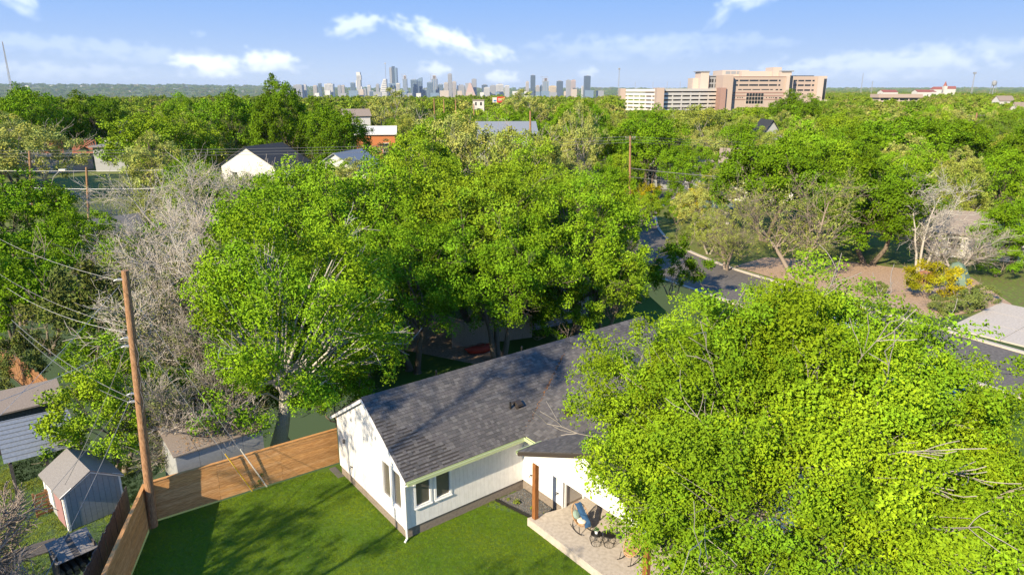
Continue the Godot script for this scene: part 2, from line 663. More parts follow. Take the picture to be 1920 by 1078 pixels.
	part("deck", slab([Vector3(4.3, porch_roof(5, 8.9), 8.9), Vector3(10.5, porch_roof(5, 8.9), 8.9), Vector3(10.5, 4.498, 5.15), Vector3(4.3, 4.498, 5.15)], 0.11), M.roof_deck, roof)
	var laid := []
	var mv := Vector3(0, 0.627, -1).normalized()
	lay_shingles(laid, Vector3(-0.16, main_roof(0, e) + 0.005, e), X, mv, 16.4, 3.98, r, func(p: Vector3) -> bool: return p.y > maxf(wing_roof(p.x, p.z), porch_roof(p.x, p.z)) - 0.01)
	lay_shingles(laid, Vector3(16.24, main_roof(0, -6.32) + 0.005, -6.32), -X, Vector3(0, 0.627, 1).normalized(), 16.4, 3.98, r, func(_p: Vector3) -> bool: return true)
	var wv := Vector3(1, 0.36, 0).normalized()
	lay_shingles(laid, Vector3(5.43, wing_roof(5.45, 0) + 0.002, -2.9), Z, wv, 12.1, 5.82, r, func(p: Vector3) -> bool: return p.y > maxf(main_part(p.x, p.z), porch_roof(p.x, p.z)) - 0.01)
	lay_shingles(laid, Vector3(16.37, wing_roof(16.35, 0) + 0.002, 9.2), -Z, Vector3(-1, 0.36, 0).normalized(), 12.1, 5.82, r, func(p: Vector3) -> bool: return p.y > main_part(p.x, p.z) - 0.01)
	lay_shingles(laid, Vector3(10.4, porch_roof(5, 1.4) + 0.004, 1.39), -X, Vector3(0, 0.43, 1).normalized(), 6.12, 4.1, r, func(p: Vector3) -> bool: return p.y > wing_roof(p.x, p.z) - 0.01)
	lay_shingles(laid, Vector3(4.28, porch_roof(5, 8.9) + 0.004, 8.91), X, Vector3(0, 0.43, -1).normalized(), 6.12, 4.1, r, func(p: Vector3) -> bool: return p.y > wing_roof(p.x, p.z) - 0.01)
	var tones := [lin_c(0.106, 0.101, 0.101), lin_c(0.122, 0.115, 0.113), lin_c(0.084, 0.080, 0.081), lin_c(0.142, 0.134, 0.130), lin_c(0.112, 0.105, 0.103), lin_c(0.096, 0.091, 0.092)]
	var eye := house.transform.affine_inverse() * Vector3(0, 16.5, 0)
	laid.sort_custom(func(a: Array, b: Array) -> bool: return a[0].distance_squared_to(eye) - (900.0 if a[2].z < -0.5 and a[0].x < 5.0 else 0.0) < b[0].distance_squared_to(eye) - (900.0 if b[2].z < -0.5 and b[0].x < 5.0 else 0.0))
	var field := Shape.new()
	var shared := {}
	for i in laid.size():
		var q: Array = laid[i]
		if i < 300:
			var key := "%.3f %d %.3f %s" % [q[4], q[5], q[6], q[1]]
			if not shared.has(key):
				var one := Shape.new()
				one.tint = tones[q[5]]
				shingle_into(one, [Vector3.ZERO, q[1], q[2], q[3], q[4], q[5], q[6]])
				shared[key] = one.mesh()
			put("shingle", shared[key], M.shingle, roof).position = q[0]
		else:
			field.tint = tones[q[5]]
			shingle_into(field, q)
	part("shingles", field, M.shingle, roof).set_meta("kind", "stuff")
	s = Shape.new()
	for i in 55:
		var x := -0.14 + i * 0.298
		s.tint = tones[r.randi() % 6]
		for k in [-1.0, 1.0]:
			s.quad(Vector3(x, 4.885, -2.95), Vector3(x + 0.292, 4.878, -2.95), Vector3(x + 0.292, 4.79, -2.95 + k * 0.13), Vector3(x, 4.795, -2.95 + k * 0.13))
	for i in 40:
		var z := -2.9 + i * 0.298
		s.tint = tones[r.randi() % 6]
		for k in [-1.0, 1.0]:
			s.quad(Vector3(10.9, 4.79, z), Vector3(10.9, 4.783, z + 0.292), Vector3(10.9 + k * 0.14, 4.735, z + 0.292), Vector3(10.9 + k * 0.14, 4.74, z))
	for i in 15:
		var x := 4.28 + i * 0.298
		s.tint = tones[r.randi() % 6]
		for k in [-1.0, 1.0]:
			s.quad(Vector3(x, 4.54, 5.15), Vector3(x + 0.292, 4.533, 5.15), Vector3(x + 0.292, 4.475, 5.15 + k * 0.14), Vector3(x, 4.48, 5.15 + k * 0.14))
	part("ridge_caps", s, M.shingle, roof).set_meta("kind", "stuff")
	# fascia, rakes and gutters
	s = Shape.new()
	var hang := Vector3(0, -0.115, 0)
	for q in [[Vector3(-0.15, main_roof(0, 0.40), 0.40), Vector3(-0.15, 4.85, -2.95), M.white_trim], [Vector3(-0.15, main_roof(0, -6.3), -6.3), Vector3(-0.15, 4.85, -2.95), M.white_trim], [Vector3(4.29, porch_roof(5, 1.41), 1.41), Vector3(4.29, 4.5, 5.15), M.vent], [Vector3(4.29, porch_roof(5, 8.89), 8.89), Vector3(4.29, 4.5, 5.15), M.vent]]:
		s = Shape.new()
		s.bar(q[0] + hang, q[1] + hang, 0.03, 0.12)
		part("rake_board", s, q[2], house)
	gutter(house, Vector3(-0.12, main_roof(0, e) - 0.02, e), Vector3(5.42, main_roof(0, e) - 0.02, e), Z)
	gutter(house, Vector3(-0.12, main_roof(0, -6.32) - 0.02, -6.32), Vector3(14.2, main_roof(0, -6.32) - 0.02, -6.32), -Z)
	gutter(house, Vector3(5.45, wing_roof(5.45, 0) - 0.03, 0.5), Vector3(5.45, wing_roof(5.45, 0) - 0.03, 1.95), -X)
	gutter(house, Vector3(4.3, porch_roof(5, 1.4) - 0.02, 1.4), Vector3(5.6, porch_roof(5, 1.4) - 0.02, 1.4), -Z)
	s = Shape.new()  # soffits
	s.span(Vector3(-0.1, 2.62, 0.03), Vector3(5.68, 2.64, 0.41))
	s.span(Vector3(5.46, 2.68, 0.42), Vector3(5.68, 2.7, 1.4))
	part("soffit", s, M.white_trim, house)
	# porch gable, beam and posts
	s = Shape.new()
	s.extrude([Vector3(4.42, 2.8, 1.7), Vector3(4.42, 2.8, 8.6), Vector3(4.42, 2.88, 8.6), Vector3(4.42, 4.37, 5.15), Vector3(4.42, 2.88, 1.7)], Vector3(-0.06, 0, 0))
	part("porch_gable", s, M.white_board, house)
	s = Shape.new()
	s.span(Vector3(4.43, 2.78, 1.6), Vector3(4.58, 2.98, 8.7))
	s.span(Vector3(4.58, 2.78, 2.2), Vector3(5.68, 2.9, 2.4))
	part("porch_beam", s, M.white_trim, house)
	for z in [2.36, 8.0]:
		s = Shape.new()
		s.span(Vector3(4.33, 0.36, z - 0.09), Vector3(4.51, 2.779, z + 0.09))
		part("porch_post", s, M.post_wood, house)
	# downspout at the near corner
	s = Shape.new()
	s.tube([Vector3(0.02, 2.62, 0.42), Vector3(0.0, 2.5, 0.3), Vector3(-0.02, 2.36, 0.09), Vector3(-0.02, 0.5, 0.085), Vector3(-0.02, 0.12, 0.09), Vector3(-0.16, 0.04, 0.16)], [0.042, 0.042, 0.042, 0.042, 0.042, 0.045], 8, true)
	part("downspout", s, M.white_trim, house)
	# things on the walls and roof
	for q in [[Vector3(-0.06, 0.98, -4.55), 0], [Vector3(5.62, 0.95, 0.62), 0], [Vector3(5.62, 0.95, 2.3), 0]]:
		s = Shape.new()
		s.tube([q[0] + Vector3(0.06, 0, 0), q[0] - Vector3(0.06, 0, 0), q[0] + Vector3(-0.09, -0.06, 0)], [0.018, 0.018, 0.016], 6, true)
		s.box(q[0] + Vector3(-0.03, 0.05, 0), Vector3(0.03, 0.02, 0.09))
		part("hose_tap", s, M.black_metal, house)
	s = Shape.new()
	s.span(Vector3(-0.1, 1.85, -5.25), Vector3(-0.02, 2.02, -5.13))
	part("outlet_box", s, M.foundation, house)
	s = Shape.new()
	s.span(Vector3(5.6, 2.35, 0.35), Vector3(5.68, 2.47, 0.62))
	part("wall_light", s, M.metal, house)
	for q in [Vector3(6.05, 0, -0.82), Vector3(7.35, 0, 1.05), Vector3(10.35, 0, 0.75)]:
		var onmain: bool = q.z < 0
		var v := Node3D.new()
		v.name = "roof_vent"
		house.add_child(v, true)
		var up := Vector3(0, 1, 0.627).normalized() if onmain else Vector3(-0.36, 1, 0).normalized()
		var y := main_roof(q.x, q.z) if onmain else wing_roof(q.x, q.z)
		var ux := X if onmain else Z
		v.transform = Transform3D(Basis(ux, up, ux.cross(up)), Vector3(q.x, y + 0.02, q.z))
		s = Shape.new()
		s.span(Vector3(-0.2, 0, -0.2), Vector3(0.2, 0.012, 0.2))
		s.span(Vector3(-0.14, 0.012, -0.13), Vector3(0.14, 0.09, 0.13))
		part("base", s, M.vent, v)
		s = Shape.new()
		s.extrude([Vector3(-0.17, 0.09, 0.17), Vector3(0.17, 0.09, 0.17), Vector3(0.17, 0.09, -0.15), Vector3(-0.17, 0.09, -0.15)], Vector3(0, 0.03, 0))
		s.extrude([Vector3(-0.14, 0.12, 0.12), Vector3(0.14, 0.12, 0.12), Vector3(0.14, 0.12, -0.12), Vector3(-0.14, 0.12, -0.12)], Vector3(0, 0.035, 0))
		part("cap", s, M.vent, v)
	for q in [Vector3(5.62, 0, -0.78), Vector3(3.6, 0, -3.4), Vector3(8.4, 0, -3.5)]:
		var y := main_roof(q.x, q.z)
		s = Shape.new()
		s.tube([Vector3(q.x, y - 0.05, q.z), Vector3(q.x, y + 0.32, q.z)], [0.045, 0.045], 8, true)
		part("vent_pipe", s, M.black_metal, house)
	# dry leaves caught in the valley
	s = Shape.new()
	var k := 0
	while k < 420:
		var z := r.randf_range(-2.3, 0.1)
		var x := (main_roof(0, z) - 4.75) / 0.36 + 10.9 + r.randfn(0, 0.05)
		var dens := 0.25 + 0.75 * absf(sin(z * 4.1)) * (1.0 if z < -0.75 else 0.25)
		k += 1
		if r.randf() > dens:
			continue
		var y := maxf(main_roof(x, z), wing_roof(x, z)) + 0.03
		s.tint = vary(lin_c(0.30, 0.13, 0.04), r, 0.35)
		var a := any_dir(r) * 0.05
		var b := any_dir(r) * 0.05
		s.tri(Vector3(x, y, z), Vector3(x, y, z) + a, Vector3(x, y, z) + b)
	part("dry_leaves", s, M.leaf, house).set_meta("kind", "stuff")


func lin_c(r: float, g: float, b: float) -> Color:  # a linear vertex colour
	return Color(r, g, b)


# ---------------------------------------------------------------- garden, patio, fences
var HT := Transform3D()  # from the house's axes to the world


func hw(x: float, y: float, z: float) -> Vector3:
	return HT * Vector3(x, y, z)


func flat_sheet(poly: Array, y: float) -> Shape:
	var pts := PackedVector2Array()
	for p in poly:
		pts.append(Vector2(p[0], p[1]))
	var s := Shape.new()
	var t := Geometry2D.triangulate_polygon(pts)
	for i in range(0, t.size(), 3):
		var a := Vector3(pts[t[i]].x, y, pts[t[i]].y)
		var b := Vector3(pts[t[i + 1]].x, y, pts[t[i + 1]].y)
		var d := Vector3(pts[t[i + 2]].x, y, pts[t[i + 2]].y)
		if (b - a).cross(d - a).y > 0:
			s.tri(a, b, d)
		else:
			s.tri(a, d, b)
	return s


func plank_fence(label: String, from: Vector3, to: Vector3, tall: float, seed_: int, mats: Array) -> void:
	var r := RandomNumberGenerator.new()
	r.seed = seed_
	var along := (to - from).normalized()
	var length := from.distance_to(to)
	var t := thing("cedar_fence", label, "fence", from, atan2(-along.z, along.x))
	var bays := int(round(length / 2.4))
	var step := length / bays
	var rows := 12
	var hgt := (tall - 0.09) / rows
	for b in bays:
		for i in rows:
			var s := Shape.new()
			var dz := r.randf_range(-0.004, 0.004)
			s.box(Vector3((b + 0.5) * step, 0.05 + (i + 0.5) * hgt, dz), Vector3(step - 0.006, hgt - 0.007, 0.022))
			part("plank", s, mats[r.randi() % mats.size()], t)
		var p := Shape.new()
		p.box(Vector3(b * step + 0.05, tall * 0.5 - 0.02, -0.065), Vector3(0.09, tall - 0.04, 0.09))
		part("post", p, mats[0], t)
	var c := Shape.new()
	c.box(Vector3(length * 0.5, tall - 0.02, -0.03), Vector3(length + 0.03, 0.035, 0.13))
	part("cap_rail", c, mats[1], t)


func rocking_chair(called: String, label: String, at: Vector3, turn: float) -> void:
	var t := thing(called, label, "chair", at, turn, "rope rocking chairs on the patio")
	# a hooped back, leaning; strands run from the hoop to the seat ring
	var hoop := []
	var n := 20
	for i in n + 1:
		var a := TAU * i / n
		hoop.append(Vector3(sin(a) * 0.33, 0.62 - cos(a) * 0.36, -0.12 + cos(a) * 0.30))
	var rr := []
	for i in n + 1:
		rr.append(0.017)
	var s := Shape.new()
	s.tube(hoop, rr, 6)
	part("hoop", s, M.rope, t)
	s = Shape.new()
	for i in 22:
		var a := TAU * (i + 0.5) / 22
		var rim := Vector3(sin(a) * 0.33, 0.62 - cos(a) * 0.36, -0.12 + cos(a) * 0.30)
		var low := Vector3(sin(a) * 0.14, 0.36 - cos(a) * 0.02, -0.10 + cos(a) * 0.12)
		var belly := rim.lerp(low, 0.55) + Vector3(0, -0.05, -0.07)
		s.tube([rim, belly, low], [0.013, 0.013, 0.013], 4)
	part("rope_weave", s, M.rope, t)
	s = Shape.new()
	s.lathe(Vector3(0, 0.33, -0.02), [Vector2(0.0, 0.0), Vector2(0.2, 0.0), Vector2(0.24, 0.03), Vector2(0.22, 0.06), Vector2(0.0, 0.065)], 14)
	part("seat", s, M.rope, t)
	for k in [-1.0, 1.0]:
		s = Shape.new()
		var pts := []
		var rad := []
		for i in 9:
			var f := -1.0 + i / 4.0
			pts.append(Vector3(k * 0.25, 0.016 + 0.09 * f * f, f * 0.4))
			rad.append(0.014)
		s.tube(pts, rad, 5)
		part("rocker", s, M.black_metal, t)
		s = Shape.new()
		s.tube([Vector3(k * 0.25, 0.05, 0.26), Vector3(k * 0.24, 0.34, 0.2)], [0.013, 0.013], 5)
		part("leg", s, M.black_metal, t)
		s = Shape.new()
		s.tube([Vector3(k * 0.25, 0.05, -0.26), Vector3(k * 0.24, 0.4, -0.2)], [0.013, 0.013], 5)
		part("leg", s, M.black_metal, t)


func wire_table(label: String, at: Vector3) -> void:
	var t := thing("wire_side_table", label, "table", at, 0.0, "wire side tables on the patio")
	var s := Shape.new()
	s.lathe(Vector3.ZERO, [Vector2(0, 0.445), Vector2(0.205, 0.445), Vector2(0.21, 0.455), Vector2(0.205, 0.465), Vector2(0, 0.465)], 22)
	part("table_top", s, M.black_metal, t)
	for q in [[0.2, 0.43], [0.245, 0.25], [0.18, 0.012]]:
		s = Shape.new()
		var pts := []
		var rr := []
		for i in 25:
			pts.append(Vector3(cos(TAU * i / 24) * q[0], q[1], sin(TAU * i / 24) * q[0]))
			rr.append(0.007)
		s.tube(pts, rr, 4)
		part("ring", s, M.black_metal, t)
	for i in 12:
		s = Shape.new()
		var a := TAU * i / 12
		var k := 0.2 if i % 2 else -0.2
		s.tube([Vector3(cos(a) * 0.2, 0.44, sin(a) * 0.2), Vector3(cos(a + k) * 0.248, 0.25, sin(a + k) * 0.248), Vector3(cos(a) * 0.18, 0.01, sin(a) * 0.18)], [0.006, 0.006, 0.006], 4)
		part("wire", s, M.black_metal, t)


func build_garden() -> void:
	var r := RandomNumberGenerator.new()
	r.seed = 5
	HT = Transform3D(Basis(Vector3.UP, deg_to_rad(37.8)), Vector3(-4.03, 0, -22.34))
	# lawn
	setting("lawn", flat_sheet([[-14.25, -23.4], [-7.93, -27.85], [-6.0, -26.5], [10, -20], [14, -9], [-10.5, -9]], 0.012), M.lawn)
	var tuft := leaf_blades()
	var mm := MultiMesh.new()
	mm.transform_format = MultiMesh.TRANSFORM_3D
	mm.use_colors = true
	mm.mesh = tuft
	var spots := []
	var area := PackedVector2Array([Vector2(-14.2, -23.35), Vector2(-8.3, -27.5), Vector2(-7.65, -27.1), Vector2(-4.1, -22.5), Vector2(0.1, -25.75), Vector2(1.2, -24.0), Vector2(0.55, -23.5), Vector2(4.3, -18.6), Vector2(4.3, -14.5), Vector2(-11.95, -14.5)])
	while spots.size() < 75000:
		var p := Vector2(r.randf_range(-14, 4.3), r.randf_range(-27.1, -14.5))
		if Geometry2D.is_point_in_polygon(p, area):
			spots.append(p)
	mm.instance_count = spots.size()
	var patch := FastNoiseLite.new()
	patch.seed = 4
	patch.frequency = 0.35
	for i in spots.size():
		var p: Vector2 = spots[i]
		var k := r.randf_range(0.7, 1.3)
		mm.set_instance_transform(i, Transform3D(Basis(Vector3.UP, r.randf() * TAU).scaled(Vector3(k, k * r.randf_range(0.7, 1.2), k)), Vector3(p.x, 0.008, p.y)))
		var c := vary(Color(0.115, 0.19, 0.012), r, 0.22)
		var g := patch.get_noise_2d(p.x, p.y)
		mm.set_instance_color(i, Color(c.r * (1 + g * 0.35), c.g * (1 + g * 0.12), c.b))
	var gm := MultiMeshInstance3D.new()
	gm.name = "lawn_grass"
	gm.multimesh = mm
	gm.material_override = M.grass
	add_child(gm)
	tag(gm, "short mown dark green grass of the lawn beside the white house", "grass", "", "stuff")
	var fl := Shape.new()
	for i in 900:
		var p: Vector2 = spots[r.randi() % spots.size()]
		if patch.get_noise_2d(p.x + 40, p.y) < r.randf_range(-0.5, 0.3):
			continue
		var a := Vector3(p.x, 0.045, p.y)
		var d := any_dir(r) * Vector3(0.035, 0.008, 0.035)
		fl.tint = vary(Color(0.26, 0.22, 0.06), r, 0.4)
		fl.tri(a, a + d, a + Vector3(-d.z, 0.004, d.x) * 0.7)
	tag(part("fallen_leaves", fl, M.grass), "small dry leaves scattered over the mown lawn", "leaves", "", "stuff")
	# the neighbour's rougher grass at the left
	var ym := MultiMesh.new()
	ym.transform_format = MultiMesh.TRANSFORM_3D
	ym.use_colors = true
	ym.mesh = tuft
	ym.instance_count = 26000
	patch.frequency = 0.2
	for i in 26000:
		var p := Vector2(r.randf_range(-27, -14.6), r.randf_range(-29, -14))
		while p.x > -14.9 + (p.y + 14.0) * -0.08 * -1.0:
			p = Vector2(r.randf_range(-27, -14.6), r.randf_range(-29, -14))
		var g := patch.get_noise_2d(p.x, p.y)
		var k := r.randf_range(1.0, 2.4) * (1.0 + g)
		ym.set_instance_transform(i, Transform3D(Basis(Vector3.UP, r.randf() * TAU).scaled(Vector3(k, k, k)), Vector3(p.x, -0.003, p.y)))
		ym.set_instance_color(i, vary(Color(0.13 + 0.08 * g, 0.19, 0.03), r, 0.25))
	var yg := MultiMeshInstance3D.new()
	yg.name = "yard_grass"
	yg.multimesh = ym
	yg.material_override = M.grass
	add_child(yg)
	tag(yg, "uneven yellow-green grass of the left-hand garden by the sheds", "grass", "", "stuff")
	# gravel bed and its edging
	var bed := Shape.new()
	bed.extrude([hw(4.7, -0.05, 2.4), hw(5.68, -0.05, 2.4), hw(5.68, -0.05, 0.05), hw(4.2, -0.05, 0.05)], Vector3(0, 0.09, 0))
	setting("gravel_bed", bed, M.gravel)
	var st := Shape.new()
	for i in 2600:
		var z := r.randf_range(0.1, 2.35)
		var x := r.randf_range(4.25 + z * 0.2, 5.66)
		var k := r.randf_range(0.012, 0.026)
		st.tint = vary(Color(0.13, 0.125, 0.12), r, 0.5)
		st.box(hw(x, 0.045, z), Vector3(k * 1.4, k, k * 1.2), Basis(any_dir(r), r.randf() * 3))
	tag(part("gravel", st, M.stone), "loose grey gravel in the bed between patio and house wall", "gravel", "", "stuff")
	var ed := Shape.new()
	ed.bar(hw(4.2, 0.05, 0.05), hw(4.7, 0.05, 2.36), 0.05, 0.14)
	tag(part("bed_edging", ed, M.black_metal), "dark edging strip between the gravel bed and the lawn", "edging")
	var gb := Shape.new()
	gb.extrude([hw(-0.28, -0.05, -5.6), hw(0.02, -0.05, -5.6), hw(0.02, -0.05, -6.6), hw(-0.28, -0.05, -6.6)], Vector3(0, 0.08, 0))
	setting("gravel_corner", gb, M.gravel)
	var sites := [[4.75, 0.75, 0.16, "yellow-green tuft in the gravel bed nearest the inner corner"], [5.0, 1.5, 0.11, "small pale green plant in the middle of the gravel bed"], [5.15, 2.15, 0.12, "small green plant in the gravel bed next to the patio"], [4.62, 0.35, 0.09, "tiny grey-green seedling at the back of the gravel bed"]]
	for q in sites:
		var s := Shape.new()
		var cl := leaf_clump(r, 40, 1.0, 0.6)
		leaves_at(s, cl, Vector3(0, 0.5, 0) * q[2] * 1.2, Basis(), q[2], Color(0.16, 0.2, 0.03))
		var t := thing("bed_plant", q[3], "plant", hw(q[0], 0.04, q[1]))
		part("leaves", s, M.leaf, t)
		var m := Shape.new()
		m.tube([Vector3(0, -0.02, 0), Vector3(0, q[2] * 0.6, 0)], [0.01, 0.006], 4)
		part("stem", m, M.bark, t)
	# patio slab
	var pt := Shape.new()
	pt.extrude([hw(4.2, -0.1, 9.6), hw(9.5, -0.1, 9.6), hw(9.5, -0.1, 2.5), hw(5.66, -0.1, 2.5), hw(4.2, -0.1, 2.15)], Vector3(0, 0.45, 0))
	setting("patio", pt, M.concrete)
	# furniture
	rocking_chair("rocking_chair", "round rope rocking chair with a blue throw and cushions, nearest the door", hw(5.35, 0.35, 4.0), deg_to_rad(28))
	rocking_chair("rocking_chair", "empty round rope rocking chair nearest the front of the patio", hw(5.5, 0.35, 6.35), deg_to_rad(310))
	var th := thing("blue_throw", "blue denim throw draped over the rope rocking chair", "throw", hw(5.35, 0.35, 4.0), deg_to_rad(28))
	var cs := Shape.new()
	for k in [-1.0, 1.0]:
		var prev := []
		for i in 8:
			var f := i / 7.0
			var pos := Vector3(0.02 + 0.12 * f, 0.99 - 0.56 * f + 0.03 * sin(f * 9), -0.34 + 0.5 * f)
			if f > 0.8:
				pos = Vector3(0.13, 0.44 - (f - 0.8) * 1.1, 0.2 + (f - 0.8) * 0.25)
			var row := [pos + Vector3(-0.13, 0.01 * sin(i * 2.0), 0), pos + Vector3(0, 0.035 * sin(i * 3.0), 0.02), pos + Vector3(0.13, 0.012 * cos(i * 2.0), 0)]
			if prev.size():
				for j in 2:
					if k > 0:
						cs.quad(prev[j], row[j], row[j + 1], prev[j + 1])
					else:
						var dn := Vector3(0, -0.015, -0.01)
						cs.quad(prev[j] + dn, prev[j + 1] + dn, row[j + 1] + dn, row[j] + dn)
			prev = row
	part("cloth", cs, M.denim, th)
	for q in [["cushion", "sage green cushion on the rope rocking chair", Vector3(-0.12, 0.62, -0.17), M.sage], ["cushion", "cream cushion on the seat of the rope rocking chair", Vector3(-0.03, 0.45, 0.05), M.cream]]:
		var t := thing(q[0], q[1], "cushion", hw(5.35, 0.35, 4.0), deg_to_rad(28))
		var s := Shape.new()
		var prof := [Vector2(0, -0.07), Vector2(0.1, -0.06), Vector2(0.17, -0.02), Vector2(0.18, 0.0), Vector2(0.17, 0.02), Vector2(0.1, 0.06), Vector2(0, 0.07)]
		s.lathe(Vector3.ZERO, prof, 12)
		var o := part("cover", s, q[3], t)
		o.position = q[2]
		o.rotation = Vector3(0.9 if q[2].y > 0.5 else 0.15, 0.3, 0)
	wire_table("black wire side table with the potted plant on it", hw(5.2, 0.35, 4.95))
	wire_table("bare-topped black wire side table next to the potted one", hw(5.52, 0.35, 5.3))
	var pot := thing("potted_plant", "small green plant in a white pot on a wire side table", "potted plant", hw(5.2, 0.816, 4.95))
	var s2 := Shape.new()
	s2.lathe(Vector3.ZERO, [Vector2(0, 0), Vector2(0.055, 0), Vector2(0.07, 0.11), Vector2(0.06, 0.11), Vector2(0.055, 0.09), Vector2(0, 0.09)], 14)
	part("pot", s2, M.white_trim, pot)
	s2 = Shape.new()
	leaves_at(s2, leaf_clump(r, 26, 0.1, 0.09), Vector3(0, 0.17, 0), Basis(), 1.0, Color(0.06, 0.16, 0.03))
	part("leaves", s2, M.leaf, pot)
	var tb := thing("patio_table", "black-framed patio table half hidden under the tree", "table", hw(6.75, 0.35, 4.7), deg_to_rad(37.8))
	for q in [[-0.4, -0.7], [0.4, -0.7], [-0.4, 0.7], [0.4, 0.7]]:
		s2 = Shape.new()
		s2.span(Vector3(q[0] - 0.02, 0, q[1] - 0.02), Vector3(q[0] + 0.02, 0.72, q[1] + 0.02))
		part("leg", s2, M.black_metal, tb)
	s2 = Shape.new()
	s2.span(Vector3(-0.45, 0.72, -0.75), Vector3(0.45, 0.745, -0.68))
	s2.span(Vector3(-0.45, 0.72, 0.68), Vector3(0.45, 0.745, 0.75))
	s2.span(Vector3(-0.45, 0.72, -0.68), Vector3(-0.38, 0.745, 0.68))
	s2.span(Vector3(0.38, 0.72, -0.68), Vector3(0.45, 0.745, 0.68))
	part("top_frame", s2, M.black_metal, tb)
	s2 = Shape.new()
	s2.span(Vector3(-0.38, 0.725, -0.68), Vector3(0.38, 0.74, 0.68))
	part("table_top", s2, M.white_trim, tb)
	# cedar fences
	var cedar := [M.cedar_a, M.cedar_b, M.cedar_c, M.cedar_d]
	plank_fence("new cedar fence of horizontal planks from the pole to the house", Vector3(-14.3, 0, -23.45), Vector3(-7.95, 0, -27.9), 1.76, 3, cedar)
	plank_fence("new cedar fence of horizontal planks running towards the camera", Vector3(-11.66, 0, -13.5), Vector3(-14.32, 0, -23.4), 1.76, 4, cedar)


func leaf_blades() -> ArrayMesh:
	var r := RandomNumberGenerator.new()
	r.seed = 77
	var s := Shape.new()
	for i in 9:
		var p := Vector3(r.randf_range(-0.05, 0.05), 0, r.randf_range(-0.05, 0.05))
		var a := r.randf() * TAU
		var o := Vector3(cos(a), 0, sin(a))
		var w := Vector3(-o.z, 0, o.x) * 0.006
		var h := r.randf_range(0.018, 0.036)
		var tip := p + o * h * 1.3 + Vector3(0, h, 0)
		if (p + w - (p - w)).cross(tip - (p - w)).y > 0:
			s.tri(p - w, p + w, tip)
		else:
			s.tri(p + w, p - w, tip)
	return s.mesh()


